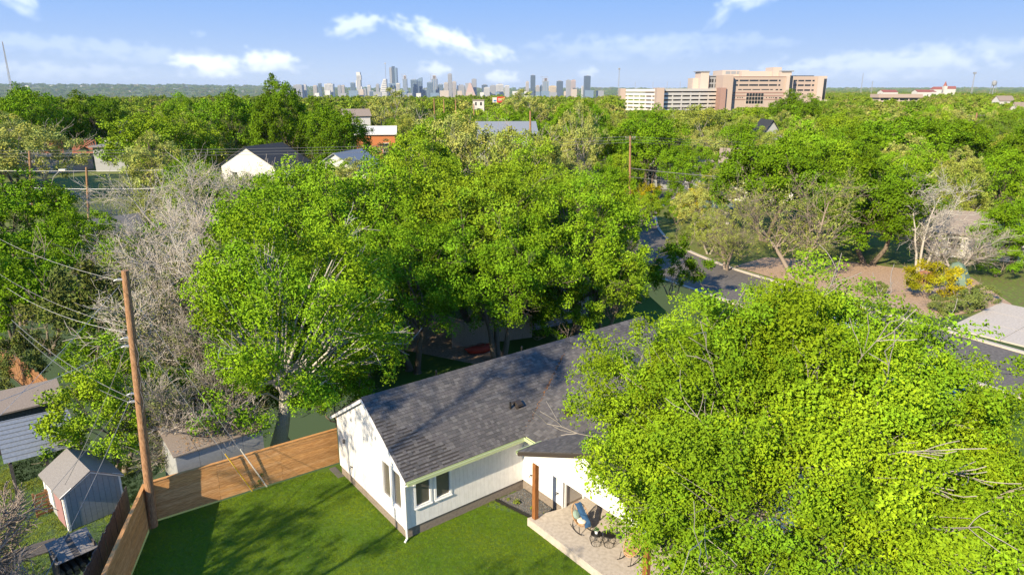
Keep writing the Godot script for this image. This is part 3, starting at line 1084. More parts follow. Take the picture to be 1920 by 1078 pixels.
# ---------------------------------------------------------------- materials
func make_materials() -> void:
	var grain := noise_texture(0.02, 5, [], 3)
	var fine := noise_texture(0.09, 4, [], 8)
	var ground_tex := noise_texture(0.016, 7, [[0.0, 0.15, 0.11, 0.06], [0.38, 0.13, 0.125, 0.04], [0.52, 0.10, 0.14, 0.022], [0.7, 0.13, 0.18, 0.028], [1.0, 0.22, 0.21, 0.07]], 5, 1024)
	rough_mat("ground", ground_tex, Vector3.ONE * 0.13, 0.95)
	rough_mat("lawn", noise_texture(0.06, 5, [[0.0, 0.045, 0.085, 0.008], [1.0, 0.085, 0.15, 0.014]], 6), Vector3.ONE * 0.5, 0.95)
	rough_mat("asphalt", noise_texture(0.03, 6, [[0.0, 0.085, 0.075, 0.068], [0.5, 0.125, 0.112, 0.10], [1.0, 0.18, 0.16, 0.145]], 7, 1024), Vector3.ONE * 0.12, 0.9, true, fine, 0.6)
	rough_mat("concrete", noise_texture(0.022, 6, [[0.0, 0.36, 0.31, 0.26], [0.45, 0.45, 0.40, 0.34], [1.0, 0.54, 0.48, 0.42]], 13, 1024), Vector3.ONE * 0.22, 0.85, true, fine, 0.3)
	rough_mat("foundation", noise_texture(0.03, 5, [[0.0, 0.17, 0.14, 0.115], [1.0, 0.28, 0.235, 0.195]], 14), Vector3.ONE * 0.5, 0.9, true, grain, 0.6)
	rough_mat("dirt", noise_texture(0.03, 6, [[0.0, 0.22, 0.14, 0.09], [0.5, 0.38, 0.265, 0.18], [1.0, 0.48, 0.36, 0.26]], 15, 1024), Vector3.ONE * 0.16, 0.95, true, grain, 2.0)
	rough_mat("gravel", noise_texture(0.12, 3, [[0.0, 0.05, 0.05, 0.05], [1.0, 0.19, 0.18, 0.175]], 16), Vector3.ONE * 1.6, 0.95)
	rough_mat("white_board", noise_texture(0.015, 5, [[0.0, 0.70, 0.685, 0.66], [0.6, 0.77, 0.755, 0.73], [1.0, 0.80, 0.785, 0.76]], 17), Vector3(0.6, 0.25, 0.6), 0.65, false)
	rough_mat("white_board_b", noise_texture(0.02, 5, [[0.0, 0.68, 0.665, 0.64], [0.6, 0.755, 0.74, 0.715], [1.0, 0.79, 0.775, 0.75]], 18), Vector3(0.6, 0.25, 0.6), 0.65, false)
	mat("wall_core", Color(0.2, 0.175, 0.15), 0.9)
	mat("white_trim", Color(0.78, 0.78, 0.77), 0.45)
	mat("interior", Color(0.10, 0.065, 0.04), 0.7)
	mat("door_grey", Color(0.42, 0.385, 0.35), 0.6)
	mat("gutter", Color(0.48, 0.55, 0.30), 0.35, {"metallic_specular": 0.6})
	mat("roof_deck", Color(0.05, 0.045, 0.042), 0.9)
	var sh := mat("shingle", Color.WHITE, 0.92, {"vertex_color_use_as_albedo": true})
	sh.albedo_texture = noise_texture(0.12, 4, [[0.0, 0.55, 0.55, 0.55], [0.5, 0.95, 0.95, 0.95], [1.0, 1.0, 1.0, 1.0]], 19)
	sh.uv1_triplanar = true
	sh.uv1_world_triplanar = true
	sh.uv1_scale = Vector3.ONE * 1.5
	mat("vent", Color(0.045, 0.036, 0.03), 0.6)
	mat("black_metal", Color(0.018, 0.017, 0.016), 0.5)
	mat("metal", Color(0.45, 0.45, 0.45), 0.4, {"metallic": 0.6})
	mat("rope", Color(0.42, 0.25, 0.13), 0.85)
	mat("denim", Color(0.035, 0.10, 0.22), 0.9)
	mat("sage", Color(0.26, 0.36, 0.31), 0.9)
	mat("cream", Color(0.72, 0.66, 0.56), 0.9)
	mat("stone", Color.WHITE, 0.9, {"vertex_color_use_as_albedo": true})
	mat("paint", Color.WHITE, 0.6, {"vertex_color_use_as_albedo": true})
	mat("glass", Color(0.02, 0.03, 0.03), 0.04, {"transparency": BaseMaterial3D.TRANSPARENCY_ALPHA, "metallic_specular": 0.75})
	M.glass.albedo_color.a = 0.25
	mat("dark_glass", Color(0.015, 0.02, 0.024), 0.08, {"metallic_specular": 0.7})
	var wood := [[0.0, 0.36, 0.175, 0.07], [0.45, 0.54, 0.29, 0.12], [0.7, 0.63, 0.36, 0.165], [1.0, 0.70, 0.44, 0.23]]
	for i in 4:
		var m := rough_mat("cedar_" + "abcd"[i], noise_texture(0.02, 5, wood, 30 + i), Vector3(0.22, 2.6, 2.6), 0.75, false)
		m.uv1_offset = Vector3(0.37 * i, 0.23 * i, 0.1)
		m.albedo_color = [Color(1, 1, 1), Color(0.96, 0.93, 0.88), Color(1, 0.97, 0.9), Color(0.92, 0.9, 0.86)][i]
	rough_mat("post_wood", noise_texture(0.02, 5, [[0.0, 0.16, 0.06, 0.02], [1.0, 0.36, 0.155, 0.05]], 35), Vector3(2.4, 0.25, 2.4), 0.6, false)
	rough_mat("pole_wood", noise_texture(0.025, 6, [[0.0, 0.10, 0.05, 0.025], [0.4, 0.24, 0.13, 0.065], [0.6, 0.34, 0.19, 0.10], [1.0, 0.46, 0.30, 0.18]], 36, 512), Vector3(2.6, 0.28, 2.6), 0.85, false, grain, 1.0)
	rough_mat("old_wood", noise_texture(0.025, 6, [[0.0, 0.05, 0.044, 0.04], [1.0, 0.15, 0.135, 0.125]], 37), Vector3(1.6, 0.4, 1.6), 0.9)
	rough_mat("brown_wood", noise_texture(0.025, 6, [[0.0, 0.16, 0.075, 0.03], [1.0, 0.36, 0.19, 0.09]], 38), Vector3(1.6, 0.4, 1.6), 0.9)
	rough_mat("tan_wood", noise_texture(0.025, 6, [[0.0, 0.34, 0.25, 0.17], [1.0, 0.55, 0.44, 0.33]], 39), Vector3(1.6, 0.4, 1.6), 0.9)
	rough_mat("bark", noise_texture(0.04, 5, [[0.0, 0.09, 0.07, 0.05], [1.0, 0.25, 0.205, 0.16]], 40), Vector3(1.2, 0.5, 1.2), 0.95)
	rough_mat("pale_bark", noise_texture(0.03, 5, [[0.0, 0.26, 0.24, 0.20], [0.6, 0.50, 0.47, 0.42], [1.0, 0.62, 0.59, 0.53]], 41), Vector3(1.2, 0.6, 1.2), 0.9)
	rough_mat("grey_bark", noise_texture(0.04, 5, [[0.0, 0.27, 0.235, 0.205], [1.0, 0.47, 0.425, 0.38]], 42), Vector3(1.4, 0.6, 1.4), 0.95)
	rough_mat("dead_bark", noise_texture(0.04, 5, [[0.0, 0.38, 0.335, 0.28], [1.0, 0.58, 0.53, 0.46]], 50), Vector3(1.4, 0.6, 1.4), 0.95)
	rough_mat("brown_bark", noise_texture(0.04, 5, [[0.0, 0.17, 0.135, 0.105], [1.0, 0.36, 0.30, 0.245]], 43), Vector3(1.4, 0.6, 1.4), 0.95)
	rough_mat("metal_roof", noise_texture(0.03, 5, [[0.0, 0.15, 0.165, 0.185], [1.0, 0.27, 0.29, 0.32]], 44), Vector3.ONE * 0.5, 0.5)
	rough_mat("grey_roof", noise_texture(0.05, 5, [[0.0, 0.15, 0.14, 0.135], [1.0, 0.27, 0.255, 0.245]], 45), Vector3.ONE * 0.5, 0.9)
	rough_mat("dark_roof", noise_texture(0.05, 5, [[0.0, 0.022, 0.024, 0.028], [1.0, 0.05, 0.052, 0.058]], 46), Vector3.ONE * 0.5, 0.85)
	rough_mat("brown_roof", noise_texture(0.05, 5, [[0.0, 0.17, 0.135, 0.11], [1.0, 0.32, 0.265, 0.22]], 47), Vector3.ONE * 0.5, 0.9)
	rough_mat("grey_siding", noise_texture(0.03, 5, [[0.0, 0.26, 0.275, 0.285], [1.0, 0.36, 0.37, 0.375]], 48), Vector3.ONE * 0.5, 0.8)
	rough_mat("plain_white", noise_texture(0.02, 5, [[0.0, 0.48, 0.47, 0.455], [1.0, 0.62, 0.61, 0.595]], 49), Vector3.ONE * 0.3, 0.75)
	mat("orange_wall", Color(0.44, 0.16, 0.06), 0.8)
	mat("red_paint", Color(0.42, 0.05, 0.025), 0.55)
	mat("pink_paint", Color(0.30, 0.17, 0.17), 0.7)
	mat("blue_paint", Color(0.05, 0.16, 0.36), 0.5)
	mat("yellow", Color(0.72, 0.45, 0.02), 0.5)
	mat("wire", Color(0.16, 0.16, 0.165), 0.6)
	mat("pale_wire", Color(0.50, 0.49, 0.47), 0.6)
	mat("rubber", Color(0.02, 0.02, 0.02), 0.9)
	mat("green_pot", Color(0.13, 0.19, 0.14), 0.5)
	mat("terracotta", Color(0.30, 0.12, 0.075), 0.8)
	mat("grass", Color.WHITE, 0.9, {"vertex_color_use_as_albedo": true, "metallic_specular": 0.1})
	mat("leaf", Color.WHITE, 0.65, {"vertex_color_use_as_albedo": true, "metallic_specular": 0.12, "backlight": lin(0.85, 1.0, 0.2)})


# ---------------------------------------------------------------- ground and streets
func build_ground() -> void:
	var s := Shape.new()
	var radii := [0.0, 60.0, 200.0, 400.0, 650.0]
	while radii[-1] < 26000.0:
		radii.append(radii[-1] * 1.13)
	var n := 144
	for i in radii.size() - 1:
		for k in n:
			var p := []
			for q in [[radii[i], k], [radii[i + 1], k], [radii[i + 1], k + 1], [radii[i], k + 1]]:
				var a: float = TAU * q[1] / n
				var x: float = sin(a) * q[0]
				var z: float = -cos(a) * q[0]
				p.append(Vector3(x, ground_height(x, z), z))
			if i > 0:
				s.tri(p[0], p[2], p[1])
			s.tri(p[0], p[3], p[2])
	# smooth it: the normals of a wide landscape
	for i in s.v.size():
		var v := s.v[i]
		var e := 40.0
		var dx := ground_height(v.x + e, v.z) - ground_height(v.x - e, v.z)
		var dz := ground_height(v.x, v.z + e) - ground_height(v.x, v.z - e)
		s.n[i] = Vector3(-dx, 2 * e, -dz).normalized()
	setting("ground", s, M.ground)
	# the street
	var mid := [Vector2(46, -12), Vector2(30.9, -38.0), Vector2(20.6, -55.5), Vector2(15.6, -66), Vector2(14.0, -78), Vector2(16.0, -92), Vector2(21.0, -106), Vector2(30, -122)]
	var half := [3.7, 3.7, 3.9, 4.2, 3.7, 3.4, 3.4, 3.4]
	var fine := Curve2D.new()
	for p in mid:
		fine.add_point(p)
	var left := []
	var right := []
	var cent := []
	for i in 61:
		var t := i / 60.0 * (mid.size() - 1)
		var k := mini(int(t), mid.size() - 2)
		var f := t - k
		var p0: Vector2 = mid[maxi(k - 1, 0)]
		var p1: Vector2 = mid[k]
		var p2: Vector2 = mid[k + 1]
		var p3: Vector2 = mid[mini(k + 2, mid.size() - 1)]
		var p := p1.cubic_interpolate(p2, p0, p3, f)
		var q := p1.cubic_interpolate(p2, p0, p3, minf(f + 0.02, 1.0)) - p1.cubic_interpolate(p2, p0, p3, maxf(f - 0.02, 0.0))
		var o := Vector2(-q.y, q.x).normalized() * lerpf(half[k], half[k + 1], f)
		cent.append(p)
		left.append(p - o)
		right.append(p + o)
	s = Shape.new()
	for i in 60:
		s.quad(v3(left[i], 0.01), v3(right[i], 0.01), v3(right[i + 1], 0.01), v3(left[i + 1], 0.01))
	setting("road", s, M.asphalt)
	for side in [left, right]:
		s = Shape.new()
		for i in 60:
			var o0: Vector2 = (side[i] - cent[i]).normalized() * 0.32
			var o1: Vector2 = (side[i + 1] - cent[i + 1]).normalized() * 0.32
			s.extrude([v3(side[i], 0.0), v3(side[i + 1], 0.0), v3(side[i + 1] + o1, 0.0), v3(side[i] + o0, 0.0)] if side == left else [v3(side[i + 1], 0.0), v3(side[i], 0.0), v3(side[i] + o0, 0.0), v3(side[i + 1] + o1, 0.0)], Vector3(0, 0.13, 0))
		setting("kerb", s, M.concrete)
	# cracks in the road
	s = Shape.new()
	for path in [[Vector2(30.2, -33.5), Vector2(31.2, -37.5), Vector2(29.0, -40.5), Vector2(28.8, -43.0), Vector2(31.5, -44.8)], [Vector2(27.5, -37.0), Vector2(29.3, -38.3), Vector2(31.5, -37.6), Vector2(33.4, -38.0)], [Vector2(33.5, -30), Vector2(32.0, -33.0), Vector2(32.6, -36.0)]]:
		for i in path.size() - 1:
			var o: Vector2 = (path[i + 1] - path[i]).orthogonal().normalized() * 0.045
			s.quad(v3(path[i] - o, 0.016), v3(path[i + 1] - o, 0.016), v3(path[i + 1] + o, 0.016), v3(path[i] + o, 0.016))
	setting("road_crack", s, M.vent)
	# the drive opposite, its slabs, and the bare bank along the far kerb
	var drive := thing("concrete_drive", "pale concrete drive of large slabs across the street", "drive", Vector3(31.25, 0, -46.3), deg_to_rad(37))
	for i in 3:
		for k in 3:
			s = Shape.new()
			s.span(Vector3(0.3 + i * 3.3, -0.05, k * 3.3), Vector3(0.3 + i * 3.3 + 3.26, 0.05, k * 3.3 + 3.26))
			part("slab", s, M.concrete, drive)
	setting("bank", flat_sheet([[21.5, -64.2], [24.2, -59.5], [29.6, -51.6], [32.0, -48.5], [40, -52], [42, -60], [34, -66], [26, -68]], 0.02), M.dirt)
	setting("verge", flat_sheet([[-7, -33], [5, -38.5], [12, -50], [11, -58], [9.0, -66], [-4, -66], [-12, -40]], 0.015), M.lawn)
	setting("verge", flat_sheet([[27.0, -36.0], [26.4, -37.2], [20, -34], [22, -22], [37, -18]], 0.015), M.lawn)
	setting("drive", flat_sheet([[17.5, -32.5], [25.3, -39.2], [27.0, -36.6], [20.2, -29.3]], 0.022), M.concrete)
	setting("yard_path", flat_sheet([[-13, -45], [-2.0, -39.5], [-0.5, -41.0], [-2, -47], [-9, -52]], 0.02), M.dirt)


func v3(p: Vector2, y: float) -> Vector3:
	return Vector3(p.x, y, p.y)


# ---------------------------------------------------------------- neighbours
# A plain house: w across the gable, l along the ridge (x), walls, roof with overhang, windows on the gable end and the long side
func gable_house(called: String, label: String, at: Vector3, turn: float, w: float, l: float, wall_h: float, rise: float, wall: Material, roof: Material, trim: Material, panes := 2, category := "house") -> Node3D:
	var t := thing(called, label, category, at, turn)
	var s := Shape.new()
	var hw_ := w * 0.5
	var hl := l * 0.5
	s.extrude([Vector3(-hl, -0.2, hw_), Vector3(-hl, wall_h, hw_), Vector3(-hl, wall_h + rise, 0), Vector3(-hl, wall_h, -hw_), Vector3(-hl, -0.2, -hw_)], Vector3(l, 0, 0))
	part("wall", s, wall, t)
	var pitch := rise / hw_
	var o := 0.35
	for k in [-1.0, 1.0]:
		var y0 := wall_h - pitch * o + 0.05
		var a := Vector3(-hl - o, y0, k * (hw_ + o))
		var b := Vector3(hl + o, y0, k * (hw_ + o))
		var c := Vector3(hl + o, wall_h + rise + 0.05 + (0.004 if k > 0 else 0.0), 0)
		var d := Vector3(-hl - o, wall_h + rise + 0.05 + (0.004 if k > 0 else 0.0), 0)
		part("roof", slab([a, b, c, d] if k > 0 else [b, a, d, c], 0.14), roof, t)
	for k in panes:
		var x := -hl + l * (k + 0.5) / panes
		for side in [-1.0, 1.0]:
			window_on(t, Vector3(x, wall_h * 0.35, side * hw_), Vector3(side, 0, 0), Vector3(0, 0, side), minf(1.1, l * 0.2), wall_h * 0.42, trim)
	for k in maxi(1, int(w / 3.5)):
		var n := maxi(1, int(w / 3.5))
		var z := -hw_ + w * (k + 0.5) / n
		for side in [-1.0, 1.0]:
			window_on(t, Vector3(side * hl, wall_h * 0.35, z), Vector3(0, 0, -side), Vector3(side, 0, 0), minf(1.0, w * 0.2), wall_h * 0.42, trim)
	return t


func window_on(parent: Node, at: Vector3, along: Vector3, out: Vector3, w: float, h: float, trim: Material) -> void:
	var o := Node3D.new()
	o.name = "window"
	parent.add_child(o, true)
	o.transform = Transform3D(Basis(along, Vector3.UP, out), at)
	var f := Shape.new()
	var t := 0.08
	f.span(Vector3(-w * 0.5 - t, -t, 0.0), Vector3(-w * 0.5, h + t, 0.06))
	f.span(Vector3(w * 0.5, -t, 0.0), Vector3(w * 0.5 + t, h + t, 0.06))
	f.span(Vector3(-w * 0.5, h, 0.0), Vector3(w * 0.5, h + t, 0.058))
	f.span(Vector3(-w * 0.5, -t, 0.0), Vector3(w * 0.5, 0, 0.058))
	f.span(Vector3(-w * 0.5, h * 0.5 - 0.025, 0.022), Vector3(w * 0.5, h * 0.5 + 0.025, 0.04))
	part("frame", f, trim, o)
	f = Shape.new()
	f.span(Vector3(-w * 0.5, 0, 0.002), Vector3(w * 0.5, h, 0.02))
	part("pane", f, M.dark_glass, o)


func wire(label: String, a: Vector3, b: Vector3, sag: float, thick := 0.012, m: Material = null, group := "") -> void:
	var pts := []
	var rr := []
	for i in 15:
		var f := i / 14.0
		pts.append(a.lerp(b, f) - Vector3(0, sag * 4.0 * f * (1 - f), 0))
		rr.append(thick)
	var s := Shape.new()
	s.tube(pts, rr, 4)
	var o := part("overhead_wire", s, m if m else M.wire)
	tag(o, label, "wire", group)


func utility_pole(label: String, foot: Vector3, top: Vector3, thick: float, arms: Array) -> Node3D:
	var t := thing("utility_pole", label, "pole", foot)
	var d := top - foot
	var s := Shape.new()
	s.tube([Vector3(0, -0.3, 0), d * 0.3, d * 0.7, d], [thick, thick * 0.93, thick * 0.82, thick * 0.72], 10, true)
	part("post", s, M.pole_wood, t)
	for a in arms:  # height share, half length, direction
		var c: Vector3 = d * a[0]
		var o := Vector3(cos(a[2]), 0, sin(a[2]))
		s = Shape.new()
		s.bar(c - o * a[1], c + o * a[1], 0.09, 0.12)
		part("crossarm", s, M.old_wood, t)
		for k in [-0.9, -0.45, 0.5, 0.92]:
			s = Shape.new()
			s.lathe(c + o * a[1] * k + Vector3(0, 0.06, 0), [Vector2(0.015, 0), Vector2(0.05, 0.05), Vector2(0.03, 0.09), Vector2(0.05, 0.12), Vector2(0.0, 0.18)], 6)
			part("insulator", s, M.pale_wire, t)
	return t


func picket_row(called: String, label: String, a: Vector3, b: Vector3, tall: float, width: float, m: Material, seed_: int) -> void:
	var r := RandomNumberGenerator.new()
	r.seed = seed_
	var along := (b - a).normalized()
	var t := thing(called, label, "fence", a, atan2(-along.z, along.x))
	var n := int(a.distance_to(b) / width)
	for i in n:
		var s := Shape.new()
		var h := tall * r.randf_range(0.95, 1.03)
		s.box(Vector3((i + 0.5) * width, h * 0.5 - 0.02, r.randf_range(-0.01, 0.01)), Vector3(width - 0.012, h, 0.022), Basis(Vector3.BACK, r.randf_range(-0.012, 0.012)))
		part("board", s, m, t)
	var s2 := Shape.new()
	for h in [0.25, 0.8]:
		s2.bar(Vector3(0, tall * h, -0.05), Vector3(n * width, tall * h, -0.05), 0.04, 0.09)
	part("rail", s2, m, t)


func car(label: String, at: Vector3, turn: float, paint: Material) -> void:
	var t := thing("parked_car", label, "car", at, turn)
	var side := [Vector2(-2.2, 0.35), Vector2(-2.25, 0.7), Vector2(-2.1, 0.92), Vector2(-1.1, 1.0), Vector2(1.5, 1.02), Vector2(2.15, 0.98), Vector2(2.25, 0.6), Vector2(2.2, 0.35)]
	var s := Shape.new()
	for i in side.size() - 1:
		var p: Vector2 = side[i]
		var q: Vector2 = side[i + 1]
		var wp := 0.86 if p.y > 0.9 else 0.91
		var wq := 0.86 if q.y > 0.9 else 0.91
		s.quad(Vector3(p.x, p.y, wp), Vector3(q.x, q.y, wq), Vector3(q.x, q.y, -wq), Vector3(p.x, p.y, -wp))
		for k in [-1.0, 1.0]:
			var lo := Vector3(p.x, 0.3, k * 0.88)
			var lq := Vector3(q.x, 0.3, k * 0.88)
			if k > 0:
				s.quad(lo, lq, Vector3(q.x, q.y, wq), Vector3(p.x, p.y, wp))
			else:
				s.quad(lq, lo, Vector3(p.x, p.y, -wp), Vector3(q.x, q.y, -wq))
	part("body", s, paint, t)
	var cab := [Vector3(-1.15, 1.0, 0.84), Vector3(-0.35, 1.5, 0.66), Vector3(1.0, 1.52, 0.66), Vector3(1.75, 1.02, 0.84)]
	s = Shape.new()
	for i in 3:
		if i == 1:
			continue
		s.quad(cab[i], cab[i + 1], cab[i + 1] * Vector3(1, 1, -1), cab[i] * Vector3(1, 1, -1))
	s.quad(cab[0], cab[3], cab[2], cab[1])
	s.quad(cab[3] * Vector3(1, 1, -1), cab[0] * Vector3(1, 1, -1), cab[1] * Vector3(1, 1, -1), cab[2] * Vector3(1, 1, -1))
	part("windows", s, M.dark_glass, t)
	s = Shape.new()
	s.box(Vector3(0.33, 1.53, 0), Vector3(1.4, 0.05, 1.34))
	for k in [-1.0, 1.0]:
		for pr in [[0, 1], [3, 2]]:
			s.bar(cab[pr[0]] * Vector3(1, 1, k), cab[pr[1]] * Vector3(1, 1, k), 0.06, 0.06)
		s.bar(Vector3(0.35, 1.0, k * 0.85), Vector3(0.35, 1.5, k * 0.67), 0.07, 0.05)
	part("cabin_roof", s, paint, t)
	for x in [-1.4, 1.4]:
		for k in [-1.0, 1.0]:
			var w := Node3D.new()
			w.name = "wheel"
			t.add_child(w, true)
			w.position = Vector3(x, 0.32, k * 0.82)
			s = Shape.new()
			s.tube([Vector3(0, 0, -0.1), Vector3(0, 0, 0.1)], [0.32, 0.32], 18, true)
			part("tyre", s, M.rubber, w)
			s = Shape.new()
			s.tube([Vector3(0, 0, -0.105), Vector3(0, 0, 0.105)], [0.2, 0.2], 12, true)
			part("rim", s, M.metal, w)
	for k in [-0.65, 0.65]:
		s = Shape.new()
		s.box(Vector3(-2.2, 0.72, k), Vector3(0.12, 0.14, 0.32))
		part("headlight", s, M.white_trim, t)
		s = Shape.new()
		s.box(Vector3(2.2, 0.78, k), Vector3(0.12, 0.14, 0.3))
		part("tail_light", s, M.red_paint, t)


func build_neighbours() -> void:
	# near pole and its wires
	var foot := Vector3(-14.12, 0, -23.15)
	var top := Vector3(-13.62, 10.4, -23.2)
	var pole := utility_pole("tall near leaning wooden utility pole at the corner of the cedar fence", foot, top, 0.17, [])
	var s := Shape.new()
	for q in [0.97, 0.76, 0.73, 0.55, 0.52]:
		s.box((top - foot) * q + Vector3(-0.16, 0, 0.06), Vector3(0.22, 0.06, 0.08))
		s.tube([(top - foot) * q + Vector3(-0.26, 0, 0.06), (top - foot) * q + Vector3(-0.4, -0.06, 0.06)], [0.035, 0.03], 6, true)
	part("bracket", s, M.metal, pole)
	s = Shape.new()
	for k in 3:
		s.tube([(top - foot) * (0.74 - k * 0.09) + Vector3(0.14, 0, 0.1), (top - foot) * (0.7 - k * 0.09) + Vector3(0.24, 0, 0.12), (top - foot) * (0.66 - k * 0.09) + Vector3(0.14, 0, 0.1)], [0.012, 0.012, 0.012], 4)
	part("cable_loop", s, M.wire, pole)
	var at := func(q: float) -> Vector3: return foot + (top - foot) * q + Vector3(-0.2, 0, 0.05)
	wire("topmost wire from the near pole up to the left edge", at.call(0.965), Vector3(-40.3, 7.2, -50), 0.5, 0.007, M.pale_wire)
	wire("thick cable of the pair from the near pole to the left", at.call(0.78), Vector3(-38.7, 4.2, -48), 0.8, 0.009, M.pale_wire)
	wire("thin wire of the pair from the near pole to the left", at.call(0.80), Vector3(-38.9, 5.0, -48), 0.6, 0.006, M.pale_wire)
	wire("long straight wire from the pole top down to the lower left", at.call(0.95), Vector3(-13.8, 7.8, -15.5), 0.1, 0.007, M.pale_wire)
	wire("drop wire from the near pole to the brown fence side", at.call(0.74), Vector3(-14.9, 8.2, -16.0), 0.15, 0.008, M.pale_wire)
	wire("drop cable from the left garden to the middle of the near pole", Vector3(-24.8, 5.55, -32.0), at.call(0.53), 0.4, 0.015, M.wire)
	wire("second drop cable from the left garden to the near pole", Vector3(-24.6, 5.0, -32.0), at.call(0.51), 0.5, 0.012, M.wire)
	wire("dark service wire from the near pole down to the grey shed", at.call(0.735), Vector3(-16.4, 2.6, -22.0), 0.2, 0.01, M.wire)
	wire("dark service wire from the near pole over the lean-to roof", at.call(0.55), Vector3(-13.3, 2.8, -15.5), 0.2, 0.015, M.wire)
	wire("thin service wire from the near pole over the garden grass", at.call(0.56), Vector3(-15.2, 3.3, -16.0), 0.2, 0.009, M.wire)
	# guy wires with guards
	for q in [[Vector3(-11.1, 0, -25.6), 0.80, M.yellow, "guy wire of the near pole with a yellow guard at the fence"], [Vector3(-10.6, 0, -25.95), 0.93, M.cream, "guy wire of the near pole with a pale guard at the fence"]]:
		var g := thing("guy_wire", q[3], "guy wire", q[0])
		var d: Vector3 = foot + (top - foot) * q[1] - q[0]
		s = Shape.new()
		s.tube([Vector3(0, -0.1, 0), d], [0.008, 0.008], 4)
		part("cable", s, M.pale_wire, g)
		s = Shape.new()
		s.tube([d.normalized() * 0.02, d.normalized() * 2.35], [0.024, 0.024], 6, true)
		part("guard", s, q[2], g)
	# poles and wires across the middle distance
	utility_pole("wooden pole with a pale conduit by the street lamp, far left", Vector3(-67.4, 0, -95), Vector3(-66.2, 8.4, -95), 0.2, [[0.97, 1.2, 0.0], [0.82, 0.7, 0.0]])
	utility_pole("thin wooden pole right of the street lamp, far left", Vector3(-54.1, 0, -86), Vector3(-53.2, 7.2, -86), 0.17, [])
	utility_pole("wooden pole with crossarm beside the bend of the street", Vector3(16.7, 0, -96), Vector3(16.3, 10.4, -96), 0.19, [[0.97, 0.7, 0.3]])
	utility_pole("wooden pole with crossarms among the trees, far right", Vector3(126.4, 0, -190), Vector3(125.6, 10.5, -190), 0.3, [[0.93, 2.0, 0.2], [0.8, 2.0, 0.2]])
	utility_pole("wooden pole hidden in the yellow-green trees at centre", Vector3(2.7, 0, -100), Vector3(2.6, 13.6, -100), 0.18, [])
	for q in [[-28.9, -262, 13.4, "leftmost"], [-25.1, -260, 13.2, "second from left"], [-20.6, -258, 13.0, "third from left"], [-13.0, -240, 11.9, "rightmost"]]:
		utility_pole("bare far pole below the skyline, %s of four" % q[3], Vector3(q[0], 0, q[1]), Vector3(q[0], q[2], q[1]), 0.25, [[0.9, 1.0, 0.0]] if q[3] == "rightmost" else [])
	for i in 3:
		var y := 0.35 * i
		var w: String = ["upper", "middle", "lower"][i]
		wire("%s line wire across the trees, left of the bend pole" % w, Vector3(-66.2, 8.5 - y, -95 + i * 0.5), Vector3(16.3, 10.3 - y, -96 + i * 0.5), 0.5, 0.02, M.wire)
		wire("%s line wire from the far left pole to the left edge" % w, Vector3(-66.2, 8.5 - y, -95 + i * 0.5), Vector3(-110, 9.4 - y, -98), 0.4, 0.015, M.wire)
		wire("%s line wire across the trees, right of the bend pole" % w, Vector3(16.3, 10.3 - y, -96 + i * 0.5), Vector3(118.0, 3.9 - y * 0.8, -140), 0.4, 0.015, M.wire)
	wire("thick telephone cable from the bend pole to the right", Vector3(16.4, 6.0, -96), Vector3(36.0, 5.2, -88), 0.2, 0.04, M.wire)
	wire("thin telephone cable from the bend pole to the right", Vector3(16.4, 4.8, -96), Vector3(36.0, 4.1, -88), 0.2, 0.025, M.wire)
	wire("upper telephone cable past the street lamp", Vector3(-80, 6.2, -93), Vector3(-45, 6.4, -90), 0.2, 0.03, M.pale_wire)
	wire("thick telephone cable with a splice past the street lamp", Vector3(-75, 4.2, -93), Vector3(-45, 4.3, -88), 0.35, 0.05, M.pale_wire)
	wire("lower telephone cable past the street lamp", Vector3(-75, 3.0, -92), Vector3(-45, 3.3, -87), 0.3, 0.03, M.wire)
	var lamp := thing("street_lamp", "grey street lamp arm on a pole, far left among the wires", "street lamp", Vector3(-67.2, 0, -94.7))
	s = Shape.new()
	s.tube([Vector3(0.1, 3.0, 0), Vector3(3.3, 3.4, 0.3), Vector3(4.2, 5.0, 0.5), Vector3(5.3, 5.9, 0.6)], [0.06, 0.06, 0.06, 0.05], 6)
	part("arm", s, M.metal, lamp)
	s = Shape.new()
	s.box(Vector3(5.7, 5.98, 0.65), Vector3(0.9, 0.2, 0.4))
	part("lamp_head", s, M.pale_wire, lamp)
	s = Shape.new()
	s.tube([Vector3(0.3, 0.0, 0.25), Vector3(-0.4, 4.2, 0.2)], [0.09, 0.09], 6)
	part("conduit", s, M.pale_wire, lamp)

	# sheds and fences of the left garden
	var shed := thing("garden_shed", "small grey gabled shed with white trim and pink door", "shed", Vector3(-17.2, 0, -22.85), deg_to_rad(49))
	var f := func(x: float) -> float: return 1.62 + 0.62 * (1.0 - absf(x - 1.0) / 1.0)
	boards("siding_board", [M.grey_siding], shed, Vector3(0, 0, 0), Vector3.RIGHT, Vector3.BACK, 2.0, 0.2, 0.008, 0.03, 0.05, f, [])
	s = Shape.new()
	s.extrude([Vector3(0.0, 0, -0.005), Vector3(0.0, 1.6, -0.005), Vector3(1.0, 2.2, -0.005), Vector3(2.0, 1.6, -0.005), Vector3(2.0, 0, -0.005)], Vector3(0, 0, -2.4))
	part("wall", s, M.grey_siding, shed)
	for k in [[0.0, 1.0], [2.0, 1.0]]:
		var out := -0.14 if k[0] < 1 else 2.14
		s = slab([Vector3(out, 1.56, 0.14), Vector3(1.0, 2.27, 0.14), Vector3(1.0, 2.27, -2.5), Vector3(out, 1.56, -2.5)] if k[0] < 1 else [Vector3(1.0, 2.272, 0.14), Vector3(out, 1.56, 0.14), Vector3(out, 1.56, -2.5), Vector3(1.0, 2.272, -2.5)], 0.06)
		part("roof", s, M.grey_roof, shed)
	s = Shape.new()
	for x in [-0.02, 1.95]:
		s.span(Vector3(x, 0, 0.03), Vector3(x + 0.07, 1.62, 0.05))
